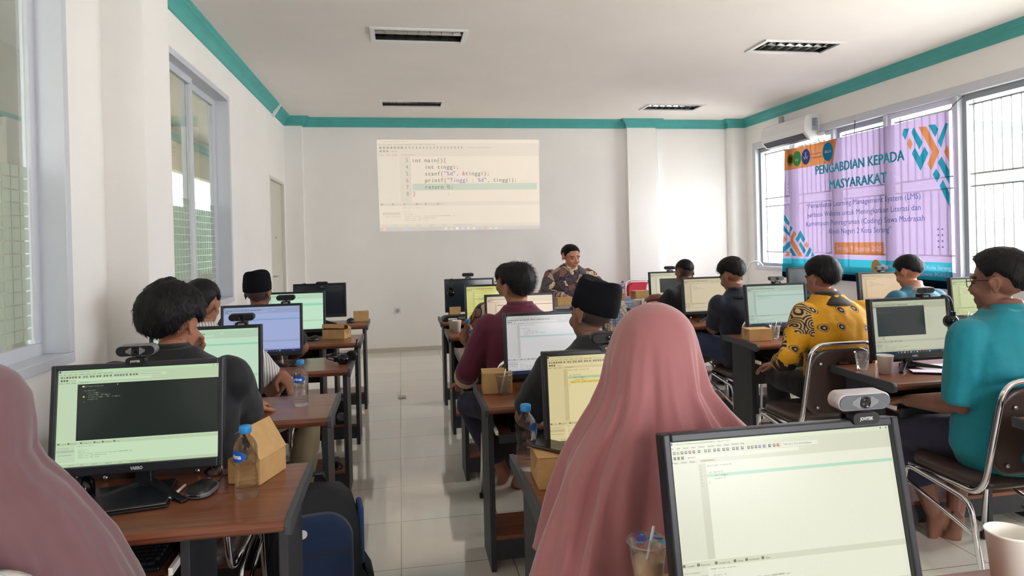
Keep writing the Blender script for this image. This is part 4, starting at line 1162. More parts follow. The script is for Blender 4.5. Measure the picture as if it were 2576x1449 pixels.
mon('Q1', 4.045, 4.05, 'monitor with yellow green screen beside the spectacles', ide((212, 222, 168), CODE_B, size=.02, taskbar=True), tilt=5, rz=rad(-3))
mon('Q2', 3.975, 4.90, 'monitor with orange tinted screen behind the teal T-shirt', ide((226, 196, 156), CODE_B, size=.02, sidebar=True, taskbar=True), tilt=5, rz=rad(-4))
mon('Q3', 4.04, 6.02, 'unlit monitor under the left end of the banner', None, off=True, tilt=4, logo=False)
# ------------------------------------------------------------------ webcams
webcam(mons['L1'], -.008, 'grey webcam on the monitor with the dark code pane', M_black, fancy=True)
webcam(mons['L2'], .145, 'black webcam on the second monitor by the left wall', body=M_black)
webcam(mons['L3'], .135, 'black webcam on the blue tinted monitor', body=M_black)
webcam(mons['L5'], .02, 'grey outlined webcam low on the unlit left monitor', body=M_grey, dz=-.035)
webcam(mons['M1'], -.02, 'black webcam beside the jaw of the man in a black cap', body=M_black)
webcam(mons['M5'], -.01, 'dark webcam on the unlit monitor right of the aisle', body=M_black)
webcam(mons['F1'], .158, 'silver rimmed webcam on the large foreground monitor', mat('webcam_glass', C(92, 100, 108), .15), fancy=True, body=mat('silver_plastic', C(196, 190, 192), .3, metal=.3))
webcam(mons['R1'], .09, 'silver webcam on the monitor with the hanging headset, right side', M_black, body=M_lgrey)
webcam(mons['R2'], .01, 'small grey webcam on the monitor beside the yellow shirt', M_grey, body=M_grey)
webcam(mons['R4'], -.01, 'black webcam by the shaven head of the man in a black T-shirt', body=M_black)
webcam(mons['Q2'], -.01, 'webcam just under the orange ring on the banner', M_grey, body=M_grey)
# ------------------------------------------------------------------ cloth patterns
class G:
    """small node-graph helper for procedural cloth"""
    def __init__(s, m):
        s.nt = m.node_tree; s.p = s.nt.nodes['Principled BSDF']; s.tc = s.nt.nodes.new('ShaderNodeTexCoord').outputs['Object']
    def mapping(s, sc=(1, 1, 1), loc=(0, 0, 0), rot=(0, 0, 0), src=None):
        n = s.nt.nodes.new('ShaderNodeMapping'); n.inputs['Scale'].default_value = sc; n.inputs['Location'].default_value = loc; n.inputs['Rotation'].default_value = rot
        s.nt.links.new(src or s.tc, n.inputs[0]); return n.outputs[0]
    def vor(s, sc, vec, feature='F1', rnd=1.0):
        n = s.nt.nodes.new('ShaderNodeTexVoronoi'); n.feature = feature; n.inputs['Scale'].default_value = sc; n.inputs['Randomness'].default_value = rnd
        s.nt.links.new(vec, n.inputs['Vector']); return n.outputs
    def noi(s, sc, vec, det=4, dist=0):
        n = s.nt.nodes.new('ShaderNodeTexNoise'); n.inputs['Scale'].default_value = sc; n.inputs['Detail'].default_value = det; n.inputs['Distortion'].default_value = dist
        s.nt.links.new(vec, n.inputs['Vector']); return n.outputs
    def ramp(s, fac, stops, const=True):
        n = s.nt.nodes.new('ShaderNodeValToRGB'); n.color_ramp.interpolation = 'CONSTANT' if const else 'LINEAR'
        e = n.color_ramp.elements
        while len(e) < len(stops): e.new(.5)
        for q, (pos, c) in zip(e, stops): q.position = pos; q.color = c
        s.nt.links.new(fac, n.inputs[0]); return n.outputs[0]
    def math(s, op, a, b=None, c=None):
        n = s.nt.nodes.new('ShaderNodeMath'); n.operation = op
        for i, v in enumerate((a, b, c)):
            if v is None: continue
            if isinstance(v, (int, float)): n.inputs[i].default_value = v
            else: s.nt.links.new(v, n.inputs[i])
        return n.outputs[0]
    def mix(s, f, a, b):
        n = s.nt.nodes.new('ShaderNodeMix'); n.data_type = 'RGBA'
        for k, v in (('Factor', f), ('A', a), ('B', b)):
            if isinstance(v, (int, float, tuple)): n.inputs[k].default_value = v
            else: s.nt.links.new(v, n.inputs[k])
        return n.outputs['Result']
    def xyz(s):
        n = s.nt.nodes.new('ShaderNodeSeparateXYZ'); s.nt.links.new(s.tc, n.inputs[0]); return n.outputs
    def out(s, c): s.nt.links.new(c, s.p.inputs['Base Color'])
def weave(name, rgb, rough=.75, sheen=.1): return mat(name, C(*rgb), rough, sheen=sheen, bump=(420, .12, .0012), var=(7, .10, (1, 1, 1)))
# yellow batik: rosettes on gold, dark scroll sleeves, flames on black below
M_gold = mat('gold_batik', C(222, 160, 26), .7)
g = G(M_gold); o_ = g.xyz()
def vor2(sc, rnd):
    c = g.nt.nodes.new('ShaderNodeCombineXYZ'); g.nt.links.new(g.math('ADD', o_['X'], g.math('MULTIPLY', o_['Y'], .5)), c.inputs['X']); g.nt.links.new(o_['Z'], c.inputs['Y'])
    n = g.nt.nodes.new('ShaderNodeTexVoronoi'); n.voronoi_dimensions = '2D'; n.inputs['Scale'].default_value = sc; n.inputs['Randomness'].default_value = rnd
    g.nt.links.new(c.outputs[0], n.inputs['Vector']); return n.outputs
v1 = vor2(8.0, .45)
GOLD, DK, CR = C(222, 160, 22), C(44, 32, 24), C(206, 170, 110)
gold = g.mix(g.noi(60, g.tc)[0], C(206, 142, 14), C(232, 172, 32))
ros = g.ramp(v1['Distance'], [(0, CR), (.05, DK), (.12, CR), (.155, DK), (.175, GOLD)])
isros = g.math('LESS_THAN', v1['Distance'], .175)
body_ = g.mix(isros, gold, ros)
v2 = vor2(14, 1.0)
wv = g.math('SINE', g.math('MULTIPLY', v2['Distance'], 34)); scr = g.mix(g.math('GREATER_THAN', wv, .1), DK, CR)
slv = g.math('GREATER_THAN', g.math('ADD', g.math('MULTIPLY', o_['X'], -1), g.math('MULTIPLY', g.noi(8, g.tc)[0], .10)), .250)
flame = g.math('GREATER_THAN', g.math('ADD', g.math('SUBTRACT', o_['Z'], g.math('MULTIPLY', g.math('LESS_THAN', o_['X'], -.25), .085)), g.math('MULTIPLY', g.noi(16, g.mapping((1, 1, .3)))[0], .26)), .765)
low = g.mix(g.math('GREATER_THAN', g.noi(9, g.mapping((1, 1, .5)), 6)[0], .60), C(22, 20, 20), C(216, 150, 26))
hi = g.mix(g.math('MULTIPLY', slv, g.math('LESS_THAN', g.noi(4, g.tc)[0], .56)), body_, scr)
g.out(g.mix(flame, low, hi))
M_goldc = weave('black_gold_collar', (44, 34, 26))
# presenter and the man by the yellow screen: leafy multi-colour batik
def leafy(name, stops, sc=11):
    m = mat(name, C(60, 50, 60), .7); g = G(m)
    dv = g.nt.nodes.new('ShaderNodeVectorMath'); dv.operation = 'ADD'
    nz = g.noi(9, g.tc, 3); sc_ = g.nt.nodes.new('ShaderNodeVectorMath'); sc_.operation = 'SCALE'; sc_.inputs['Scale'].default_value = .09
    g.nt.links.new(nz['Color'], sc_.inputs[0]); g.nt.links.new(g.tc, dv.inputs[0]); g.nt.links.new(sc_.outputs[0], dv.inputs[1])
    v = g.vor(sc, dv.outputs[0]); e = g.vor(sc, dv.outputs[0], 'DISTANCE_TO_EDGE')
    sep = g.nt.nodes.new('ShaderNodeSeparateColor'); g.nt.links.new(v['Color'], sep.inputs[0])
    c = g.ramp(sep.outputs[0], stops)
    vein = g.math('GREATER_THAN', g.math('SINE', g.math('MULTIPLY', v['Distance'], 95)), .75)
    c = g.mix(g.math('MULTIPLY', vein, .45), c, C(210, 180, 140)); c = g.mix(g.math('LESS_THAN', e['Distance'], .035), c, C(34, 30, 42)); g.out(c); return m
M_leaf = leafy('leaf_batik', [(0, C(52, 48, 72)), (.28, C(196, 108, 70)), (.40, C(170, 138, 122)), (.58, C(66, 58, 82)), (.70, C(222, 194, 156)), (.84, C(120, 78, 78))])
M_leaf2 = leafy('rust_batik', [(0, C(196, 180, 150)), (.3, C(160, 82, 48)), (.55, C(110, 90, 80)), (.72, C(50, 46, 50)), (.85, C(196, 120, 70))], 9)
# fine grey stripes on white
M_stripe = mat('striped_cotton', C(226, 224, 222), .75); g = G(M_stripe); x_ = g.xyz()
g.out(g.mix(g.math('GREATER_THAN', g.math('SINE', g.math('MULTIPLY', g.math('ADD', x_['X'], g.math('MULTIPLY', x_['Y'], .4)), 420)), .35), C(228, 226, 224), C(150, 148, 150)))
# table batik: diagonal bands of dots and lattice
M_tcloth = mat('table_batik', C(140, 150, 165), .7); g = G(M_tcloth)
mpv = g.mapping((1, 1, 1), (0, 0, 0), (0, rad(40), rad(25)))
sx_ = g.nt.nodes.new('ShaderNodeSeparateXYZ'); g.nt.links.new(mpv, sx_.inputs[0])
band = g.math('FRACT', g.math('MULTIPLY', sx_.outputs['X'], 4.2))
lat = g.vor(34, g.mapping(), rnd=0); dots = g.vor(26, mpv, rnd=.25)
c1 = g.ramp(lat['Distance'], [(0, C(220, 222, 224)), (.16, C(70, 86, 120)), (.30, C(190, 196, 206)), (.42, C(92, 104, 132))])
c2 = g.ramp(dots['Distance'], [(0, C(120, 84, 60)), (.15, C(226, 176, 96)), (.34, C(214, 208, 200)), (.5, C(160, 150, 140))])
g.out(g.mix(g.math('GREATER_THAN', band, .62), c1, c2))
M_jeans = weave('blue_denim', (44, 58, 92)); M_navy = weave('navy_cotton', (24, 29, 46)); M_blk = weave('black_cotton', (17, 19, 25)); M_blk2 = weave('black_trousers', (18, 19, 23))
M_maroon = weave('maroon_cotton', (94, 28, 52)); M_turq = mat('turquoise_cotton', C(10, 132, 148), .7, sheen=.1, bump=(9, .55, .02), var=(7, .08, (1, 1, 1))); M_tealtee = weave('teal_jersey', (40, 100, 122)); M_khaki = weave('khaki_twill', (160, 146, 118))
M_navtr = weave('dark_blue_trousers', (38, 38, 62)); M_cuff = weave('beige_cuff', (214, 184, 150))
M_pink = mat('pink_headscarf', C(164, 104, 107), .7, sheen=.35, bump=(500, .08, .001), var=(3, .06, (1, 1, 1)))
M_mauve = mat('mauve_headscarf', C(116, 82, 88), .75, sheen=.3, bump=(500, .08, .001), var=(3, .06, (1, 1, 1)))
M_dress = weave('black_dress', (30, 30, 34))

# ------------------------------------------------------------------ the people, from the front table back to the viewer
def seat_for(hip, lb, dy=-.03, rz=0, **kw): return chair((hip[0], hip[1]+dy, 0), lb, rz, **kw)
# presenter behind the front table, facing the room
F = Figure('person', 'person in leaf patterned batik shirt at the front table, looking down to one side', (1.95, 7.42), (1.93, 7.32, 1.368), (24, 14, 0), rz=pi, wide=1.34, deep=1.4, hs=1.12, fw=1.13, nk=.078, skin=(190, 128, 104), voxel=.006,
           armL=[(-.36, .14, .86), (-.10, .36, .80)], armR=[(.36, .14, .84), (.14, .36, .80)])
F.shirt(M_leaf, .014, 1.85, .005, collar=M_leaf); F.trousers(M_blk2)
F.hair(.016, .006, -42, 38, .003, 260, .022, .35, seed=3, ear=14)
seat_for((1.95, 7.42), 'chrome chair under the presenter in batik', .03, pi)
# black T-shirt man, far end of the right row
F = Figure('person', 'person with shaven head in black T-shirt bent over the furthest desk of its row', (2.52, 5.50), (2.515, 5.55, 1.232), (12, 28, 0), skin=(140, 98, 80), fade=.7)
F.shirt(M_blk, .014, .75, name='t_shirt', voxel=.011); F.trousers(M_blk2, voxel=.012)
F.hair(.004, .0025, -40, 34, .0006, 0, seed=4, ear=14); seat_for((2.52, 5.50), 'chair under the man in a black T-shirt')
# navy polo, jeans, leg crossed
F = Figure('person', 'person in navy polo and blue jeans, one leg crossed, looking down', (2.53, 4.55), (2.44, 4.56, 1.250), (18, 22, 0), skin=(146, 102, 82), voxel=.006,
           armL=[(-.20, .10, .735), (-.11, .35, .715)], armR=[(.25, .08, .74), (.12, .32, .72)], legL=[(-.31, .33, .63), (-.07, .40, .49), (-.23, .46, .44)])
F.shirt(M_navy, .015, .82, collar=M_navy, voxel=.010); F.trousers(M_jeans, .014, .9, voxel=.011)
F.hair(.034, .014, -46, 20, .006, 420, .04, .22, seed=5, tw=.002); seat_for((2.53, 4.55), 'chair under the man in navy with crossed leg')
# teal T-shirt man under the banner
F = Figure('person', 'person in teal T-shirt below the banner, head bowed to the screen', (3.88, 4.46), (3.865, 4.48, 1.232), (16, 20, 0), skin=(176, 122, 96))
F.shirt(M_tealtee, .014, .8, name='t_shirt', voxel=.011); F.trousers(M_blk2, voxel=.012)
F.hair(.028, .012, -44, 24, .005, 380, .035, .3, seed=6); seat_for((3.88, 4.46), 'chair under the man in a teal T-shirt')
# yellow batik man
F = Figure('person', 'person in yellow and black batik shirt seen from behind', (2.46, 3.39), (2.442, 3.50, 1.288), (8, 10, 0), nk=.088, wide=1.06, skin=(150, 104, 84), voxel=.006,
           armL=[(-.33, -.02, .74), (-.22, .26, .66)], armR=[(.30, .08, .76), (.16, .34, .68)], handL={'d': (-.75, .6, -.25), 'n': (0, 0, -1)})
F.shirt(M_gold, .016, 1.75, .006, collar=M_goldc, hem=-.16); F.trousers(M_blk2)
F.hair(.026, .014, -62, 30, .004, 420, .05, .08, seed=8, tw=.002, ear=2); seat_for((2.275, 3.42), 'chrome chair with brown back behind the yellow batik shirt', plate=True)
# turquoise shirt man in spectacles
F = Figure('person', 'person in turquoise shirt and spectacles at the right edge, hand on a mouse', (2.515, 2.36), (2.505, 2.40, 1.338), (24, 4, 0), wide=1.30, deep=1.22, hs=1.07, skin=(132, 92, 76), voxel=.005,
           armL=[(-.235, .0, .72), (-.235, .30, .665)], armR=[(.30, .08, .75), (.14, .34, .66)], handL={'d': (-.12, .95, -.12), 'n': (0, 0, -1), 'curl': 14},
           legL=[(-.20, .36, .50), (-.085, .34, .13), (-.10, .40, .0)], legR=[(.12, .38, .50), (.0, .30, .12), (.02, .36, .0)])
F.shirt(M_turq, .020, .95, .010, collar=M_turq, hem=-.15, sc=6, voxel=.008); F.trousers(M_navtr, .018, .62)
F.hair(.028, .014, -52, 34, .004, 520, .03, .25, seed=9, burn=-4, ear=10); F.glasses(); seat_for((2.425, 2.46), 'chrome chair with dark seat under the turquoise shirt')
# striped shirt man, left row
F = Figure('person', 'person in white striped shirt and khaki trousers, half hidden by the black shirt', (-.93, 3.47), (-.985, 3.50, 1.270), (-6, 6, 0), skin=(158, 108, 84), voxel=.006,
           armL=[(-.25, .06, .74), (-.12, .30, .70)], armR=[(.27, .06, .70), (.34, -.06, .80)], handR={'d': (.3, -.4, -.2)}, legR=[(.42, .30, .53), (.36, .20, .10), (.40, .38, .02)])
F.armR = [Vector((.29, .05, .73)), Vector((.22, .30, .72))]
F.shirt(M_stripe, .016, .8, collar=M_stripe); F.trousers(M_khaki, .016)
F.hair(.022, .009, -48, 34, .004, 300, .026, .3, seed=10, ear=12); seat_for((-.93, 3.47), 'chair under the man in a striped shirt')
# black capped man, left row
F = Figure('person', 'person in black velvet cap by the left wall', (-.92, 4.49), (-.925, 4.52, 1.252), (-10, 6, 0), skin=(140, 96, 78), fade=.8)
F.shirt(M_blk, .014, .8, collar=M_blk, voxel=.011); F.trousers(M_blk2, voxel=.012); F.cap(8); seat_for((-.92, 4.49), 'chair under the capped man by the left wall')
# batik man by the yellow screen
F = Figure('person', 'person in rust batik shirt and glasses, mostly hidden behind the maroon shirt', (.72, 4.60), (.745, 4.60, 1.262), (22, 10, 0), skin=(160, 112, 88))
F.shirt(M_leaf2, .015, 1.6, collar=M_leaf2, voxel=.010); F.trousers(M_blk2, voxel=.012); F.hair(.024, .010, -48, 32, .005, 320, .035, .4, seed=11); F.glasses(); seat_for((.72, 4.60), 'chair under the man in rust batik')
# maroon shirt man
F = Figure('person', 'person in maroon shirt with spiky black hair and bare feet', (.64, 3.48), (.620, 3.48, 1.298), (10, 4, 0), nk=.085, wide=1.05, skin=(168, 116, 92), voxel=.006,
           armL=[(-.30, .0, .76), (-.30, .20, .66)], armR=[(.28, .10, .76), (.14, .34, .70)], handL={'d': (-.1, .9, -.3)}, legL=[(-.27, .27, .51), (-.09, .30, .12), (-.10, .42, .03)], legR=[(.13, .40, .51), (.0, .20, .12), (.02, .34, .03)])
F.shirt(M_maroon, .018, 1.42, .006, collar=M_maroon, sc=7); F.cuffs(M_cuff, (1.34, 1.64), -1, .066); F.trousers(M_navtr, .016, .86)
F.hair(.030, .012, -58, 36, .005, 1500, .030, .42, up=.12, seed=12, ear=8, tw=.0013); seat_for((.64, 3.48), 'chrome chair behind the maroon shirt')
# black capped man beside the pink headscarf
F = Figure('person', 'person in black velvet cap and dark shirt beside the pink headscarf', (.72, 2.42), (.715, 2.42, 1.264), (26, 6, 5), hs=.945, skin=(132, 92, 72), voxel=.005, fade=.9)
F.shirt(M_blk, .015, .85, collar=M_blk); F.trousers(M_blk2); F.cap(17, roll=6, zoff=-.006); seat_for((.72, 2.42), 'chair under the capped man near the pink headscarf')
# black shirt man, left row
F = Figure('person', 'person in black shirt leaning on one hand, left side', (-.76, 2.47), (-.800, 2.50, 1.288), (-16, 12, 0), wide=1.10, skin=(164, 112, 86), voxel=.005,
           nk=.072, armL=[(-.20, .26, .82), (-.045, .17, 1.03)], armR=[(.165, .17, .815), (.13, .37, .79)], handL={'d': (.55, .05, .75), 'n': (-.5, -.6, .3), 'curl': 50}, handR={'d': (.3, .75, -.05), 'n': (-.2, 0, -1), 'curl': 35})
F.shirt(M_blk, .018, (1.55, 1.75), .006, collar=M_blk, sc=7); F.trousers(M_blk2)
F.hair(.040, .030, -66, 14, .009, 1400, .026, .16, seed=13, burn=-20, ear=-2, back=.014, tw=.002); seat_for((-.76, 2.47), 'chrome chair under the desk beside the backpack')
# women in long headscarves
headscarf('person', 'person in long dusty pink headscarf seen from behind', (.566, 1.45), (.566, 1.43, 1.280), M_pink,
          [(1.295, 0, -.02, .012, .014), (1.289, 0, -.018, .031, .038), (1.277, 0, -.016, .052, .064), (1.260, 0, -.015, .069, .084), (1.240, -.002, -.015, .081, .100), (1.213, -.004, -.014, .089, .112), (1.17, -.008, -.016, .097, .122), (1.11, -.010, -.022, .104, .128), (1.06, -.006, -.03, .132, .134), (1.01, -.002, -.035, .172, .140), (.95, 0, -.035, .212, .152), (.85, 0, -.03, .25, .175), (.77, 0, -.02, .272, .195), (.705, 0, -.01, .285, .21)], M_dress, hemwave=.010, folds=.030, nf=10, seed=2)
seat_for((.60, 1.63), 'chair hidden under the pink headscarf')
headscarf('person', 'person in long mauve headscarf cut by the left edge', (-.885, 1.58), (-.894, 1.56, 1.198), M_mauve,
          [(1.217, 0, -.02, .012, .014), (1.211, 0, -.018, .033, .04), (1.199, 0, -.016, .055, .066), (1.179, 0, -.015, .076, .09), (1.135, 0, -.014, .098, .115), (1.08, 0, -.016, .104, .124), (1.02, 0, -.022, .105, .13), (.985, 0, -.03, .130, .135), (.943, 0, -.035, .182, .142), (.88, 0, -.035, .228, .150), (.818, 0, -.03, .264, .165), (.727, 0, -.02, .303, .185), (.62, 0, -.01, .33, .20)], M_dress, folds=.012, nf=8, seed=5)
seat_for((-.845, 1.65), 'chrome chair at the bottom left corner behind the mauve headscarf')
# ------------------------------------------------------------------ projected picture on the front wall
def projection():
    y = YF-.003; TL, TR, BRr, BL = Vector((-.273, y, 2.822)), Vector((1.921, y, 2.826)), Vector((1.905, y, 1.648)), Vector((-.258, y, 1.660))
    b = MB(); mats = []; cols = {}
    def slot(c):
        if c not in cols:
            cols[c] = len(mats); mats.append(mat('projected_%d_%d_%d' % c, C(*c), .7, emit=C(*c), es=.045))  # projector light put into the colour and a faint glow of the sheet
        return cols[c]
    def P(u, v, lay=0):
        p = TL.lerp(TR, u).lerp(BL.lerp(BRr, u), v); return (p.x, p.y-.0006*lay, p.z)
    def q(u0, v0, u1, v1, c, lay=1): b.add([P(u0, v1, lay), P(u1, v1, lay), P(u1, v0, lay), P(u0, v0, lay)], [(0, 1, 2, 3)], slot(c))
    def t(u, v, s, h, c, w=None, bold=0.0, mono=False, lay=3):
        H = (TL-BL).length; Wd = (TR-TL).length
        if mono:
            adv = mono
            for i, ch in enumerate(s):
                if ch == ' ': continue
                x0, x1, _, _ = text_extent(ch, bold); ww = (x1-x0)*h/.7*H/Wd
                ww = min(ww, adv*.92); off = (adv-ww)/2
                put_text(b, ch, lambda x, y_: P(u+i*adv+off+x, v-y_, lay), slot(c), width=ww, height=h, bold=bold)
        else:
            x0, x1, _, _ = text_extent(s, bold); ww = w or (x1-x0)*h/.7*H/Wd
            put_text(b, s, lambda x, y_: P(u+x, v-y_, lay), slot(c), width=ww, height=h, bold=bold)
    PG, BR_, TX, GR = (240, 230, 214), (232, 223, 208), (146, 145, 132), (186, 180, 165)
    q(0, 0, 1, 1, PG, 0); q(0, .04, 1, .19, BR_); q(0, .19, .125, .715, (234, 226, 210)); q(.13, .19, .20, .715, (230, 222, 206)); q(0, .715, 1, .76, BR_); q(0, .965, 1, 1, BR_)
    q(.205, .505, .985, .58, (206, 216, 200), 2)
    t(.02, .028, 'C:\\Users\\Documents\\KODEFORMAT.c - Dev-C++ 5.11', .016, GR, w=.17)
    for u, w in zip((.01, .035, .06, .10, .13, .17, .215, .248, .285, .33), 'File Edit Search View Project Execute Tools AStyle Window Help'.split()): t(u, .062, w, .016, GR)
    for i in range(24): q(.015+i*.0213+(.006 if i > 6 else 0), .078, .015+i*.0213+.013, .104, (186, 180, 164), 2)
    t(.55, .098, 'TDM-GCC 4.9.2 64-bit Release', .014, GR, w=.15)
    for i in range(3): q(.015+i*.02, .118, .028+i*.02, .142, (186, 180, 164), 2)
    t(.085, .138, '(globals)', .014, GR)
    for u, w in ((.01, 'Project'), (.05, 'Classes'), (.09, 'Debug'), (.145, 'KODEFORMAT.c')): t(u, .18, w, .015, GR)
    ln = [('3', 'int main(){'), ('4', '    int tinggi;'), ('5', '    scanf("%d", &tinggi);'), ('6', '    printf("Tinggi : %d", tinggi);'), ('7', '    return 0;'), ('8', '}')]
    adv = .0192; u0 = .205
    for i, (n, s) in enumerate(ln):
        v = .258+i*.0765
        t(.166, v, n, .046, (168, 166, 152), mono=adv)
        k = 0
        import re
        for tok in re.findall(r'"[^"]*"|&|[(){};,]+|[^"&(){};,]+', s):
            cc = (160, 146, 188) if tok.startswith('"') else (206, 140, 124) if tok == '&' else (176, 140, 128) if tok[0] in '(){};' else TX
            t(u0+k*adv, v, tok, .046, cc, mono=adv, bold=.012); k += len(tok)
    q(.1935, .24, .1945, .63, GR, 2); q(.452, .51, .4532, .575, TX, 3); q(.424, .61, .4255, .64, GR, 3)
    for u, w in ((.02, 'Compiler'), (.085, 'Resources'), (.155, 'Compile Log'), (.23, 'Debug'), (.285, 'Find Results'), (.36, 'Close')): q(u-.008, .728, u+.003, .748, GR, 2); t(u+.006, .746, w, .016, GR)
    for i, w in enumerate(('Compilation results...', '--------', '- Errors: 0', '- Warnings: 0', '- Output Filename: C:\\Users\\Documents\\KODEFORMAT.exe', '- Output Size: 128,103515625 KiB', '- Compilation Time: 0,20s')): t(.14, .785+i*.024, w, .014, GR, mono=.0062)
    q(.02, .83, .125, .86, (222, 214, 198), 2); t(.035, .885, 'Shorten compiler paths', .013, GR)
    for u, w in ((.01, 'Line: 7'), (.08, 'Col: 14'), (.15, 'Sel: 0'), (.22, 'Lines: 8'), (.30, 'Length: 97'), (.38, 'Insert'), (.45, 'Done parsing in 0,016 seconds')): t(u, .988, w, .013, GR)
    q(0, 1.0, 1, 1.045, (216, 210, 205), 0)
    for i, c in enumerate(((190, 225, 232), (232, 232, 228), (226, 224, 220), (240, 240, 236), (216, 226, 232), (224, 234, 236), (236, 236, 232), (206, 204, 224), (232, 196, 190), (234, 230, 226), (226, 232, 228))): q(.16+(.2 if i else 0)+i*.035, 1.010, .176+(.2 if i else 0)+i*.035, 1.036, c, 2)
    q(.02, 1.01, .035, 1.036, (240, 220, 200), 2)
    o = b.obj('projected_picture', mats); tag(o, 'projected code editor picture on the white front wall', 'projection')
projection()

# ------------------------------------------------------------------ banner hung in front of the right windows
def cloth_mat(name, rgb, ink=None, solid=False):
    """vinyl cloth that glows with the light behind it and lets the bars show; ink only tints what lies beneath"""
    m = bpy.data.materials.new(name); m.use_nodes = True; nt = m.node_tree; nt.nodes.clear()
    o = nt.nodes.new('ShaderNodeOutputMaterial')
    def nd(k, c): n = nt.nodes.new(k); n.inputs[0].default_value = tuple(c[:3])+(1,); return n.outputs[0]
    def mix(f, a, b):
        x = nt.nodes.new('ShaderNodeMixShader'); x.inputs[0].default_value = f; nt.links.new(a, x.inputs[1]); nt.links.new(b, x.inputs[2]); return x.outputs[0]
    c = C(*rgb)
    if solid and rgb == (66, 178, 204): out = nd('ShaderNodeBsdfDiffuse', c)
    elif ink: out = nd('ShaderNodeBsdfTransparent', [min(1, x/y) for x, y in zip(c, C(*ink))][:3])
    elif solid: out = mix(.4, nd('ShaderNodeBsdfDiffuse', c), nd('ShaderNodeBsdfTranslucent', c))
    else: out = mix(.052, mix(.6, nd('ShaderNodeBsdfDiffuse', [x*.6 for x in c]), nd('ShaderNodeBsdfTranslucent', [x*.12 for x in c])), nd('ShaderNodeBsdfTransparent', c))
    nt.links.new(out, o.inputs[0]); return m
def banner():
    y0, y1, z0, z1 = 7.70, 5.15, 2.515, .905
    LIL, WHT = (214, 190, 232), (240, 236, 244); SOLID = {WHT, (66, 178, 204), (72, 172, 112), (58, 98, 202), (42, 152, 216), (120, 122, 72), (242, 162, 92), (122, 82, 132)}; mats = []; cols = {}; b = MB()
    def slot(c):
        if c not in cols: cols[c] = len(mats); mats.append(cloth_mat('banner_%d_%d_%d' % c, c, None if c == LIL or c in SOLID else LIL, c in SOLID))
        return cols[c]
    def surf(u, v, lay=0):
        sag = .018*sin(pi*u)*(1-v)*-1
        w = .004*sin(u*15+v*2)*(.3+v)+.003*sin(u*33+1)*v*v+.03*smooth01(.08, 0, u)*v
        edge = .05*smooth01(.06, 0, u)*v
        return (XR-.050-w-.0018*lay, y0+(y1-y0)*u+.06*(1-u)*v*smooth01(.3, 0, u), z0+(z1-z0)*v+sag*.4+(-.02*(1-u)*v if u < .2 else 0))
    def grid(u0, v0, u1, v1, c, lay, nu=40, nv=24):
        nu = max(1, int(nu*(u1-u0))); nv = max(1, int(nv*(v1-v0)))
        vs = [surf(u0+(u1-u0)*i/nu, v0+(v1-v0)*j/nv, lay) for j in range(nv+1) for i in range(nu+1)]
        fs = [(j*(nu+1)+i, j*(nu+1)+i+1, (j+1)*(nu+1)+i+1, (j+1)*(nu+1)+i) for j in range(nv) for i in range(nu)]
        b.add(vs, fs, slot(c), True)
    def shape(pts, c, lay): 
        # subdivide edges so the shape hugs the waves
        out = []
        for (a, e), (f, h) in zip(pts, pts[1:]+pts[:1]):
            n = max(1, int(max(abs(f-a)*40, abs(h-e)*14)))
            out += [(a+(f-a)*k/n, e+(h-e)*k/n) for k in range(n)]
        b.poly([surf(u, v, lay) for u, v in out], slot(c))
    def ink_with_holes(u0, v0, u1, v1, lines, c, lay, nu):
        """an inked field in which the lettering is left as bare cloth"""
        bm = bmesh.new(); P = [(u0+(u1-u0)*i/nu, v0) for i in range(nu)]+[(u1, v0), (u1, v1)]+[(u1+(u0-u1)*i/nu, v1) for i in range(1, nu)]+[(u0, v1)]
        vs = [bm.verts.new((x, y, 0)) for x, y in P]
        for i in range(len(vs)): bm.edges.new((vs[i], vs[(i+1) % len(vs)]))
        for u, v, txt, w, h in lines:
            gv, gf = glyphs(txt); x0, x1, _, _ = text_extent(txt); sx = w/(x1-x0); sy = h/.7; cnt = {}; 
            key = lambda i: (round(gv[i][0], 5), round(gv[i][1], 5))
            for f in gf:
                for i in range(len(f)):
                    a, e = key(f[i]), key(f[(i+1) % len(f)])
                    if a != e: cnt.setdefault(tuple(sorted((a, e))), []).append(1)
            bv = {}
            for (a, e), n in cnt.items():
                if len(n) == 1:
                    for q in (a, e):
                        if q not in bv: bv[q] = bm.verts.new((u+(q[0]-x0)*sx, v-q[1]*sy, 0))
                    bm.edges.new((bv[a], bv[e]))
        bmesh.ops.triangle_fill(bm, use_beauty=True, use_dissolve=False, edges=bm.edges[:], normal=(0, 0, 1))
        bm.verts.index_update()
        b.add([surf(x.co.x, x.co.y, lay) for x in bm.verts], [tuple(q.index for q in f.verts) for f in bm.faces], slot(c)); bm.free()
    asp = (y0-y1)/(z0-z1)
    def text(u, v, s, c, w=None, h=None, bold=0.0, lay=4, skew=0):
        put_text(b, s, lambda x, y: surf(u+x, v-y+skew*x, lay), slot(c), width=w, height=h, bold=bold)
    def disc(u, v, r, c, lay, n=22, st=1.0):
        ring = [surf(u+r*q*cos(2*pi*k/n)/asp, v+r*q*st*sin(2*pi*k/n), lay) for q in (.5, 1) for k in range(n)]
        b.add([surf(u, v, lay)]+ring, [(0, 1+k, 1+(k+1) % n) for k in range(n)]+[(1+k, 1+n+k, 1+n+(k+1) % n, 1+(k+1) % n) for k in range(n)], slot(c), True)
    LIL, OR_, TE, TED, WHT, NAV = (214, 190, 232), (240, 142, 92), (50, 150, 175), (40, 128, 150), (240, 236, 244), (84, 92, 160)
    grid(0, 0, 1, 1, LIL, 0)
    ink_with_holes(0, .85, 1, .955, [(.655, .892, 'Madrasah Aliyah Negeri 2 Kota Serang', .34, .024), (.80, .932, ') Cijawa Kota', .19, .024)], (70, 190, 215), 2, 40)
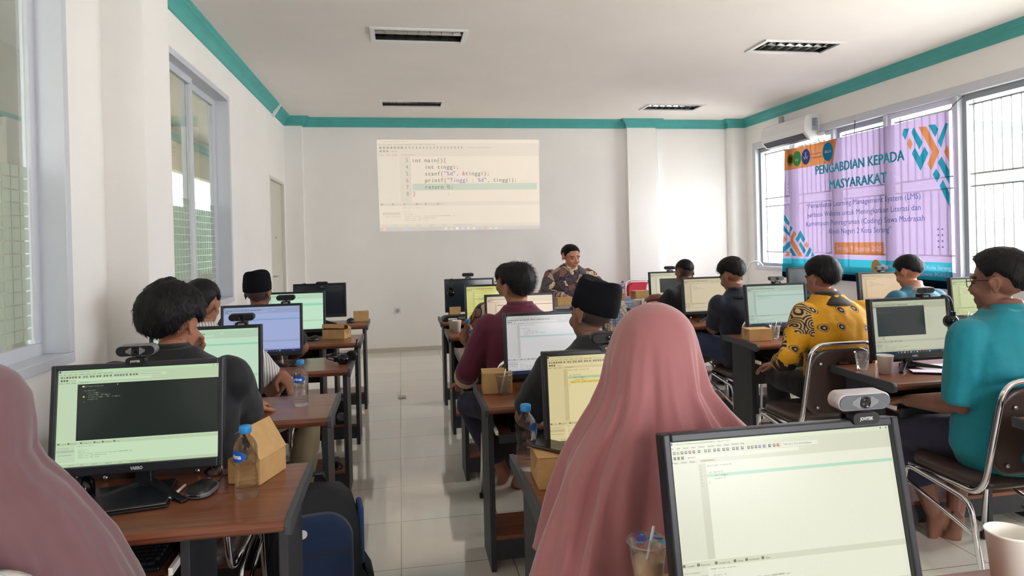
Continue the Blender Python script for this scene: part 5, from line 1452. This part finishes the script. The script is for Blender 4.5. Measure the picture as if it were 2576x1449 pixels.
    grid(0, .955, 1, 1, (40, 66, 88), 2)
    shape([(0, 0), (.40, 0), (.368, .165), (0, .16)], OR_, 2)
    disc(.052, .085, .042, (120, 122, 72), 3, st=1.1); disc(.052, .085, .028, (150, 140, 90), 4)
    disc(.106, .086, .053, (72, 172, 112), 3, st=1.1); text(.090, .108, 'W', WHT, w=.032, lay=5)
    disc(.176, .085, .052, (58, 98, 202), 4, st=1.12); text(.156, .105, 'W', WHT, w=.04, bold=.02, lay=5); shape([(.172, .05), (.180, .05), (.180, .09), (.172, .09)], WHT, 5)
    text(.218, .083, 'Kampus', (122, 82, 132), w=.075, skew=-.0); text(.218, .112, 'Merdeka', (122, 82, 132), w=.085)
    disc(.337, .081, .058, (42, 152, 216), 4, st=1.15); text(.318, .088, 'BLU', WHT, w=.042, bold=.02, lay=5)
    TT = (66, 178, 204)
    for du, dv in ((-.0022, 0), (0, -.0016), (.0022, 0), (0, .0016), (0, 0)):
        text(.246+du, .232+dv, 'PENGABDIAN KEPADA', TT, w=.544, h=.064, lay=3+du*100); text(.344+du, .352+dv, 'MASYARAKAT', TT, w=.350, h=.064, lay=3+du*100)
    for v, u0, u1, s in ((.475, .173, .868, '\u201cPemanfaatan Learning Management System (LMS)'), (.543, .181, .868, 'berbasis Website untuk Meningkatkan Literasi dan'), (.608, .170, .886, 'Kemampuan Pemrograman (Coding) Siswa Madrasah'), (.670, .328, .715, 'Aliyah Negeri 2 Kota Serang\u201d')):
        text(u0, v, s, NAV, w=u1-u0, h=.036)
    rr = []
    for cx, cy, a0 in ((.662, .745, 270), (.662, .805, 0), (.378, .805, 90), (.378, .745, 180)):
        for k in range(5): a = rad(a0+22.5*k); rr.append((cx+.009*cos(a), cy+.014*sin(a)))
    ink_with_holes(.37, .733, .671, .818, [(.385, .789, 'Serang, 9 Agustus 2025', .272, .032)], OR_, 2, 12)
    disc(.623, .892, .040, (242, 162, 92), 3, st=1.15); text(.616, .903, '@', WHT, w=.014, lay=5)
    for k in range(4):
        for d_ in (0, .018): disc(.945+d_, .66+k*.034, .006, (110, 100, 150), 3, 8)
    for k in range(4): disc(.035, .27+k*.03, .005, (110, 100, 150), 3, 8)
    # slanted bars in the corners
    def bar(pts, c): shape(pts, c, 3)
    TRm = lambda x, y: (.82+x*.00017*1.0, -.0+y*.00033)      # crop units of the corner pattern to banner units
    def poly_c(l, c): bar([(min(.998, .783+(x-660)*.000272), max(.004, .02+(y-280+ (x-660)*.30)*.00046)) for x, y in l], c)
    poly_c([(660, 400), (690, 320), (790, 300), (715, 465)], TE); poly_c([(745, 510), (795, 420), (850, 495), (800, 585)], OR_)
    poly_c([(830, 350), (870, 275), (1025, 445), (965, 550)], TE); poly_c([(830, 625), (885, 535), (970, 640), (1055, 495), (1120, 570), (980, 820)], TE)
    poly_c([(955, 262), (1090, 235), (1300, 520), (1165, 780), (1100, 710), (1185, 545)], OR_); poly_c([(1130, 215), (1240, 190), (1295, 245), (1240, 350)], TE)
    poly_c([(1280, 395), (1410, 150), (1480, 150), (1330, 470)], TE); poly_c([(1375, 510), (1425, 420), (1475, 450), (1455, 620)], OR_)
    poly_c([(1275, 660), (1335, 575), (1455, 720), (1450, 900)], TE); poly_c([(1185, 825), (1245, 740), (1310, 810), (1255, 910)], TE); poly_c([(1295, 945), (1350, 860), (1450, 1000), (1440, 1170)], TE)
    def poly_b(l, c): bar([(max(.003, .003+(x-110)*.00049), .50+(y-350)*.000515) for x, y in l], c)
    poly_b([(115, 355), (195, 470), (195, 540), (112, 440)], TE); poly_b([(112, 515), (200, 640), (245, 580), (215, 530), (205, 700), (110, 600)], TE)
    poly_b([(110, 680), (170, 740), (105, 800)], OR_); poly_b([(100, 860), (205, 760), (215, 850), (95, 950)], TE)
    poly_b([(215, 700), (265, 610), (300, 660), (250, 745), (390, 995), (325, 995), (215, 800)], OR_); poly_b([(285, 740), (360, 605), (430, 745), (395, 790), (360, 715), (320, 785)], TE)
    poly_b([(335, 820), (360, 775), (435, 905), (405, 955)], TE); poly_b([(420, 820), (450, 770), (475, 830), (448, 880)], OR_); poly_b([(425, 995), (495, 855), (525, 910), (470, 998)], TE); poly_b([(505, 998), (535, 940), (565, 1000)], TE)
    poly_b([(200, 900), (220, 860), (300, 992), (245, 992)], TE); poly_b([(135, 990), (195, 930), (205, 992)], OR_)
    o = b.obj('event_banner', mats); tag(o, 'lilac printed event banner hung across the right windows', 'banner')
    c = MB()
    for (u, yy, zz) in ((1.0, 5.02, 2.62), (0, 7.82, 2.60), (.515, 6.42, 2.66)):
        p = surf(u if u else .003, .004, 3); c.tube([p, ((p[0]+XR-.02)/2, (p[1]+yy)/2, (p[2]+zz)/2+.01), (XR-.02, yy, zz)], .004, 6)
    c.obj('tie_strings', M_iron, o)
banner()

# ------------------------------------------------------------------ air conditioner
t = thing('air_conditioner', 'white wall air conditioner above the left end of the banner', 'air conditioner', (XR, 7.51, 2.56))
b = MB(); pr = [(0, .02), (-.06, .0), (-.15, .015), (-.205, .075), (-.215, .14), (-.21, .22), (-.19, .275), (-.15, .29), (0, .295)]
b.prism([(x, -.47, z) for x, z in pr], (0, .94, 0)); b.obj('body', M_white, t, .006)
b = MB(); b.prism([(-.209, -.42, .066), (-.155, -.42, .009), (-.10, -.42, -.002), (-.10, -.42, .003), (-.152, -.42, .016), (-.203, -.42, .072)], (0, .84, 0)); b.obj('air_outlet', mat('vent_dark', C(62, 60, 74), .5), t)
for k in range(2):
    b = MB(); b.box((-.19+k*.04, -.42, .046-k*.026), (-.15+k*.04, .42, .049-k*.026)); b.obj('vane', M_lgrey, t)
b = MB(); b.add([(-.035, -.4712, .10), (-.115, -.4712, .10), (-.115, -.4712, .25), (-.035, -.4712, .25)], [(0, 1, 2, 3)], 0); 
for k in range(7): b.add([(-.108, -.4716, .24-k*.013), (-.108, -.4716, .234-k*.013), (-.05-.01*(k % 3), -.4716, .234-k*.013), (-.05-.01*(k % 3), -.4716, .24-k*.013)], [(0, 1, 2, 3)], 1)
b.obj('rating_label', [mat('label_grey', C(176, 180, 190), .5), mat('label_ink', C(90, 92, 104), .5)], t)
b = MB(); b.tube([(-.03, -.47, .06), (-.02, -.53, .05), (.0, -.55, .05)], .026, 10); b.tube([(-.02, -.44, .02), (-.015, -.46, -.02), (-.005, -.50, -.06)], .012, 8); b.obj('pipe_sleeve', M_white, t)
# white bracket on the wall above it
b = MB(); b.box((XR-.03, 7.78, 2.885), (XR, 7.86, 2.965)); b.box((XR-.034, 7.80, 2.90), (XR-.03, 7.84, 2.95)); o = b.obj('junction_box', M_lgrey, None, .004); tag(o, 'small grey junction box above the air conditioner', 'junction box')
# white cable duct and flex by the pillar, clip on the cornice
b = MB(); b.box((3.592, YF-.05, 0), (3.635, YF, 2.98)); o = b.obj('cable_duct', M_white, None, .004); tag(o, 'white cable duct running down beside the front wall pillar', 'cable duct')
b = MB(); b.prism([(XL+.004, 7.96, 2.955), (XL+.02, 7.96, 2.95), (XL+.105, 7.96, 3.085), (XL+.105, 7.96, 3.098), (XL+.09, 7.96, 3.098), (XL+.004, 7.96, 2.99)], (0, .045, 0)); o = b.obj('cornice_clip', M_white, None, .002); tag(o, 'white clip across the teal cornice near the front left corner', 'bracket')
b = MB(); b.tube(arc_path([(4.90, 8.30, 1.02), (4.87, 8.36, 1.08), (4.80, 8.50, 1.05), (4.76, 8.60, .80), (4.76, 8.62, .02)], .1, 6), .013, 8); o = b.obj('white_flex', M_white); tag(o, 'white flexible hose arching from the sill in the front right corner', 'hose')
# wall socket
t = thing('wall_socket', 'white wall socket low on the front wall above the aisle', 'socket', (-.055, YF, .548))
b = MB(); b.box((-.045, -.012, -.04), (.045, 0, .04)); b.obj('plate', M_white, t, .004)
b = MB(); b.at((0, -.012, 0), rx=pi/2).lathe([(.001, .002), (.022, .002), (.024, .006), (.026, 0)], 16); b.obj('outlet', M_lgrey, t)
# floor socket in the aisle
b = MB(); b.box((-.055, 6.17, 0), (.02, 6.30, .006)); b.box((-.035, 6.20, .006), (0, 6.27, .009)); o = b.obj('floor_socket', mat('floor_plate', C(186, 178, 164), .4), None, .002); tag(o, 'small square floor plate in the middle of the aisle', 'floor plate')

# ------------------------------------------------------------------ front table
t = thing('front_table', 'presenter table hidden under a batik tablecloth', 'table', (2.78, 7.30, 0), rad(14))
b = MB(); b.box((-.62, -.26, .70), (.62, .26, .735)); b.obj('tabletop', M_wood, t, .003)
for sx in (-1, 1):
    for sy in (-1, 1):
        b = MB(); b.box((sx*.57-.02, sy*.22-.02, 0), (sx*.57+.02, sy*.22+.02, .70)); b.obj('leg', M_iron, t)
b = MB(); nx, drop = 60, .50
def cl(s):      # one skirt section: from the middle of the top over the edge
    pass
rings = []
for k, (gx, gy, z) in enumerate(((.05, .05, .741), (.50, .2, .741), (.645, .285, .741), (.655, .295, .732), (.658, .298, .70), (.66, .30, .55), (.665, .305, .38), (.67, .31, .25))):
    ring = []
    for i in range(96):
        a = 2*pi*i/96; x = gx*math.copysign(abs(cos(a))**.12, cos(a)); y = gy*math.copysign(abs(sin(a))**.12, sin(a))
        w = .012*sin(i*1.05)*smooth01(.72, .3, z); ring.append((x*(1+w/.8), y*(1+w/.3), z))
    rings.append(ring)
b.loft(rings, 0, False); b.add(rings[0], [tuple(range(96))], 0)
o = b.obj('tablecloth', M_tcloth); o.location = (2.78, 7.30, 0); o.rotation_euler = (0, 0, rad(14)); tag(o, 'grey and gold batik cloth draped over the presenter table', 'tablecloth')
TZ = .7425
t = thing('side_cabinet', 'dark grey cabinet in front of the presenter, a snack box on top', 'cabinet', (1.74, 6.98, 0))
b = MB(); b.box((-.17, -.16, 0), (.17, .16, .70)); b.obj('body', mat('cabinet_grey', C(78, 80, 86), .5), t, .006)
b = MB(); b.box((-.18, -.17, .70), (.18, .17, .725)); b.obj('top', mat('cabinet_top', C(150, 150, 152), .4), t, .003)
snack_box((1.74, 6.94, .726), 'snack box on the grey cabinet in front of the presenter', rad(3), .17, .12, .085)
snack_box((2.42, 7.12, TZ), 'snack box on the batik cloth beside the black cap', rad(-20), .15, .11, .08)
snack_box((2.72, 7.24, TZ), 'snack box on the batik cloth nearest the standing bottle', rad(10), .17, .12, .085)
bottle((2.56, 7.36, TZ), 'water bottle on the batik cloth by the presenter elbow', rad(20))
bottle((2.86, 7.30, TZ), 'water bottle on the batik cloth before the right red chair', rad(60))
chair((3.20, 8.25, 0), 'red backed chair right of the front table against the wall', pi, M_vinylred, group='red chairs')
chair((2.60, 8.28, 0), 'red backed chair mostly hidden behind the presenter arm', pi, M_vinylred, group='red chairs')

# ------------------------------------------------------------------ things on the desks, from the left foreground on
Z = DH+.0008
t = thing('tablet', 'closed black tablet in its case on the left foreground desk', 'tablet', (-.80, 1.955, Z), rad(10))
b = MB(); b.box((-.155, -.10, 0), (.155, .10, .009)); b.obj('case', M_black, t, .004)
b = MB(); b.box((-.15, -.097, .0093), (.15, .097, .0165)); b.obj('slab', mat('tablet_black', C(30, 32, 38), .28), t, .003)
b = MB(); b.box((-.1515, -.0985, .0115), (.1515, -.0962, .0145)); b.box((.1495, -.0985, .0115), (.1515, .0985, .0145)); b.obj('silver_edge', M_steel, t)
b = MB(); b.at((-.640, 1.975, Z+.0048), rz=rad(-6), rx=rad(-90)).lathe([(.0008, -.066), (.002, -.062), (.0046, -.052), (.0046, .060), (.004, .066), (.001, .067)], 12); o = b.obj('stylus', M_white); tag(o, 'white stylus between the tablet and the mouse', 'stylus')
mouse((-.565, 1.975, Z), 'black mouse beside the white stylus', rad(-14))
bottle((-.438, 1.925, Z), 'blue capped water bottle in front of the open box, left foreground', rad(-45))
snack_box((-.441, 2.086, Z), 'open snack box with its lid raised on the left foreground desk', rad(-110), .145, .103, .072, 58)
headset((-.985, 2.10, Z+.036), 'black headset lying at the left edge of the foreground desk', (rad(-88), 0, rad(20)), False)
b = MB(); b.at((-.575, 2.13, Z)).lathe([(.001, 0), (.022, 0), (.022, .012), (.016, .016), (.001, .016)], 16); b.at(); b.tube([(-.578, 2.13, Z+.012), (-.60, 2.12, Z+.06), (-.59, 2.11, Z+.10)], .002, 6); b.tube([(-.572, 2.13, Z+.012), (-.575, 2.12, Z+.07), (-.58, 2.10, Z+.11)], .002, 6)
o = b.obj('cable_grommet', mat('grommet_brown', C(92, 70, 66), .5)); tag(o, 'brown cable grommet behind the mouse', 'grommet')
bottle((-.44, 2.965, Z), 'blue capped water bottle alone at the end of the second left desk', rad(-20))
plastic_cup((-.47, 3.13, Z), 'clear cup half hidden behind the bottle on the second left desk', 0, False, False)
mouse((-.615, 3.98, Z), 'black mouse under the blue tinted monitor', rad(-10))
headset((-.44, 4.02, Z+.036), 'black headset lying at the aisle end of the third left desk', (rad(-85), 0, rad(70)))
snack_box((-.48, 5.03, Z), 'opened snack box on the fourth desk by the left wall', rad(-18), .17, .13, .07, 18)
mouse((-.632, 4.975, Z), 'black mouse left of the opened snack box', rad(-8))
snack_box((-.365, 6.09, Z), 'small shut snack box on the furthest left desk', rad(6), .13, .10, .085)
mouse((-.452, 6.03, Z), 'small mouse beside the shut box on the furthest left desk', rad(-5))
p = on_monitor(mons['L5'], -.13, HT-.01, -.03); headset(tuple(p+Vector((0, 0, .012))), 'black headset hooked over the unlit left monitor', (0, 0, rad(80)), False)
# right of the aisle
bottle((.362, 1.950, Z), 'water bottle beside the phone and box near the pink headscarf', rad(100))
snack_box((.435, 1.85, Z), 'shut snack box under a phone beside the pink headscarf', rad(-3), .14, .155, .085)
t = thing('phone', 'dark phone lying on the snack box by the pink headscarf', 'phone', (.425, 1.855, Z+.0885), rad(40))
b = MB(); b.box((-.037, -.078, 0), (.037, .078, .009)); b.obj('case', mat('phone_brown', C(70, 44, 36), .4), t, .004)
b = MB(); b.box((-.034, -.075, .0092), (.034, .075, .0098)); b.obj('glass', mat('phone_glass', C(36, 26, 24), .12), t)
snack_box((.425, 3.01, Z), 'shut snack box behind the clear cup, third desk by the aisle', rad(-4), .135, .13, .09)
plastic_cup((.445, 2.925, Z), 'clear cup with straw in front of the snack box', 0)
headset((.555, 2.955, Z+.036), 'black headset beside the clear cup with a straw', (rad(-80), 0, rad(25)))
bottle((.415, 4.19, Z), 'water bottle beside the sleeve of the maroon shirt', rad(70))
paper_cup((.415, 5.05, Z), 'white paper cup standing in front of another at the aisle', .98)
paper_cup((.395, 5.18, Z), 'white paper cup mostly hidden behind another', .98)
snack_box((.475, 6.02, Z), 'shut snack box under the unlit monitor right of the aisle', rad(3), .10, .12, .10)
t = thing('projector', 'flat black device on the front desk under the unlit monitor', 'device', (.44, 6.00-.10, Z), rad(8)); t.location = (.36+.10, 5.83, Z)
b = MB(); b.prism([(-.11, -.07, 0), (.11, -.07, 0), (.11, -.07, .045), (-.09, -.07, .045), (-.11, -.07, .028)], (0, .12, 0)); b.obj('body', M_black, t, .008)
b = MB(); b.box((.02, -.072, .012), (.09, -.0702, .034)); b.obj('vent', M_grey, t)
p = on_monitor(mons['M5'], -.165, HT-.01, -.03); headset(tuple(p+Vector((0, 0, .012))), 'black headset hooked over the unlit monitor by the aisle', (0, 0, rad(80)), False)
# foreground right desk
snack_box((.425, 1.115, Z), 'snack box under the printed lid cup at the bottom edge', 0, .14, .11, .055)
plastic_cup((.426, 1.122, Z+.0578), 'clear cup with printed film lid and straw, bottom foreground', 0, True, True, True, True)
paper_cup((1.16, 1.10, Z), 'large cream paper cup at the bottom right corner', 1.12)
# right rows
plastic_cup((2.275, 2.955, Z), 'clear empty cup left of the white paper cup', 0, False, False)
paper_cup((2.315, 2.845, Z), 'white paper cup in front of the monitor with the grey window', 1.0)
t = thing('phone', 'phone with a lit page before the monitor with the grey window', 'phone', (2.515, 2.80, Z), rad(64))
b = MB(); b.box((-.037, -.08, 0), (.037, .08, .009)); b.obj('case', M_black, t, .004)
b = MB(); b.box((-.033, -.075, .0092), (.033, .075, .0097)); b.obj('screen', emat((216, 196, 214), .14), t)
b = MB(); b.box((-.105, -.15, 0), (.105, .15, .004)); o = b.obj('paper_sheets', M_paper); o.location = (2.70, 2.86, Z); o.rotation_euler = (0, 0, rad(80)); tag(o, 'white paper sheets under the stand of the monitor with the headset', 'paper')
p = on_monitor(mons['R1'], .185, HT-.008, -.03); headset(tuple(p+Vector((0, 0, .012))), 'black headset hung on the monitor before the turquoise shirt', (0, 0, rad(70)))
snack_box((2.30, 3.985, Z), 'shut snack box beside a clear cup on the desk of the yellow shirt', rad(-4), .155, .11, .075)
plastic_cup((2.43, 3.985, Z), 'clear cup with straw beside the shut snack box', 0, False, True)
mouse((2.62, 3.90, Z), 'black mouse on the desk of the yellow shirt', rad(-10))
plastic_cup((3.93, 4.02, Z), 'clear cup with straw beside the hanging headset', 0, True, True, True)
b = MB(); b.box((-.14, -.10, 0), (.14, .10, .003)); b.at((0, 0, .002), rx=rad(35)).box((-.14, -.02, 0), (.02, .16, .002)); o = b.obj('paper_sheets', M_paper); o.location = (4.06, 3.86, Z); o.rotation_euler = (0, 0, rad(-15)); tag(o, 'loose papers beside the cup under the spectacles', 'paper')
snack_box((2.43, 6.02, Z), 'snack box carrying the brown pouch on the furthest right row desk', rad(-6), .17, .13, .075)
b = MB(); rings = []
for x, h, d in ((-.115, .002, .03), (-.10, .014, .055), (-.05, .030, .065), (.02, .034, .066), (.08, .022, .06), (.112, .006, .04), (.12, .001, .02)):
    rings.append([(x, d*cos(2*pi*k/16), h+h*sin(2*pi*k/16)+.002*sin(k*3+x*60)) for k in range(16)])
b.loft(rings, 0, True); o = b.obj('pouch', mat('brown_leather', C(112, 54, 44), .4, bump=(60, .3, .003))); o.location = (2.43, 6.02, Z+.0775); o.rotation_euler = (0, 0, rad(6)); tag(o, 'brown crinkled pouch lying on a snack box', 'pouch')
paper_cup((2.27, 6.09, Z), 'white paper cup before the batik tablecloth', 1.0)
# keyboards on every occupied tray
for k, lb in (('L1', 'under the left foreground desk'), ('L2', 'at the black shirt desk'), ('L3', 'at the striped shirt desk'), ('L4', 'at the left capped desk'), ('M2', 'under the desk with the clear cup'), ('M3', 'at the maroon shirt desk'), ('R1', 'in front of the turquoise shirt'), ('R2', 'at the yellow shirt desk'), ('R3', 'at the navy shirt desk'), ('M1', 'at the pink headscarf desk'), ('R4', 'at the desk with the pouch'), ('Q2', 'at the teal T-shirt desk')):
    d = desks[k]; x, y = d.location.x, d.location.y
    keyboard((x+.34, y-.30, .6155), 'black keyboard on the pull-out tray '+lb)
mouse((2.29, 2.775, .6155), 'black mouse under the hand of the turquoise shirt', 0)
# backpack by the aisle
t = thing('backpack', 'navy and black backpack standing by the left foreground desk', 'backpack', (-.335, 2.52, 0), rad(8))
b = MB(); rings = []
for z, w, d in ((0, .13, .06), (.01, .155, .085), (.10, .165, .10), (.30, .165, .10), (.42, .158, .095), (.50, .135, .08), (.54, .10, .06), (.556, .04, .03)):
    rings.append([(x, y, z) for x, y in rounded(2*w, 2*d, min(w, d)*.6, 5)])
b.loft(rings, 0, True); b.obj('shell', mat('backpack_black', C(26, 28, 34), .7, bump=(300, .15, .001)), t)
b = MB(); rings = []
for y, s in ((-.085, 1.0), (-.112, .97), (-.122, .90)):
    rings.append([(x*s, y, .255+z*s) for x, z in rounded(.26, .46, .10, 7)])
b.loft(rings, 0, True); b.obj('front_panel', mat('backpack_navy', C(24, 46, 84), .8, sheen=.2, bump=(300, .15, .001)), t)
b = MB(); b.box((-.118, -.124, .345), (.118, -.120, .352)); b.box((-.08, -.128, .30), (-.072, -.120, .345)); b.obj('zip', M_iron, t)
b = MB(); b.box((.150, -.05, .12), (.172, .06, .47)); b.obj('side_panel', mat('backpack_blue', C(44, 74, 134), .8, bump=(300, .15, .001)), t, .01)
b = MB(); rings = [[(.165+x, y-.01, z) for x, y in rounded(w, .15, .02, 4)] for z, w in ((.0, .05), (.02, .07), (.22, .075), (.26, .03))]; b.loft(rings, 0, True); b.obj('side_pocket', mat('pocket_mesh', C(24, 32, 34), .8), t)
b = MB(); b.tube([(-.04, .03, .55), (-.03, .03, .585), (.03, .03, .585), (.04, .03, .55)], .009, 8); b.obj('handle', M_black, t)
b = MB(); b.at((-.045, -.124, .43), rx=pi/2).lathe([(.012, 0), (.016, .001), (.016, .003), (.012, .002)], 16); b.obj('badge', M_white, t)
# odds and ends on the low shelves and floor
def adaptor(loc, lb, rz=0):
    t = thing('power_adaptor', lb, 'adaptor', loc, rz, 'power adaptors on the low shelves')
    def bd(b): b.box((-.035, -.05, 0), (.035, .05, .04))
    part('body', 'adp', bd, M_black, t, .006)
    def cb(b): b.tube([(0, -.05, .02), (.02, -.09, .004), (.05, -.07, .004), (.06, -.02, .004), (.03, .06, .004)], .003, 6)
    part('cable', 'adpc', cb, M_cable, t)
adaptor((-.43, 2.92, .1525), 'black power adaptor on the low shelf behind the backpack', .3)
adaptor((-.42, 3.95, .1525), 'black power adaptor on the low shelf of the third left desk')
adaptor((2.42, 5.02, .1525), 'black power adaptor on the low shelf near the crossed leg', .5)
def speaker(loc, lb, rz=0):
    t = thing('desk_speaker', lb, 'speaker', loc, rz, 'small speakers on the low shelves')
    def bd(b): b.box((-.04, -.045, 0), (.04, .045, .17))
    part('cabinet', 'spk', bd, M_black, t, .006)
    def co(b): b.at((0, -.0455, .055), rx=pi/2).lathe([(.001, -.004), (.012, -.002), (.03, .003), (.032, 0)], 16)
    part('cone', 'spkc', co, M_grey, t)
speaker((-.45, 4.90, .1525), 'black speaker on the low shelf of the fourth left desk')
b = MB(); b.tube(arc_path([(2.98, 2.86, .15), (3.0, 2.70, .02), (2.86, 2.60, .006), (3.02, 2.52, .006), (2.90, 2.46, .006), (3.08, 2.42, .006)], .06, 6), .003, 6); o = b.obj('loose_cable', M_cable); tag(o, 'black cable looping on the floor by the turquoise man chair', 'cable')
b = MB(); b.tube(arc_path([(.40, 1.72, .006), (.30, 1.60, .006), (.42, 1.50, .006), (.55, 1.62, .006), (.62, 1.52, .006)], .07, 6), .008, 8); o = b.obj('loose_cable', M_navy); tag(o, 'thick dark cable coiled on the floor under the headscarf hem', 'cable')
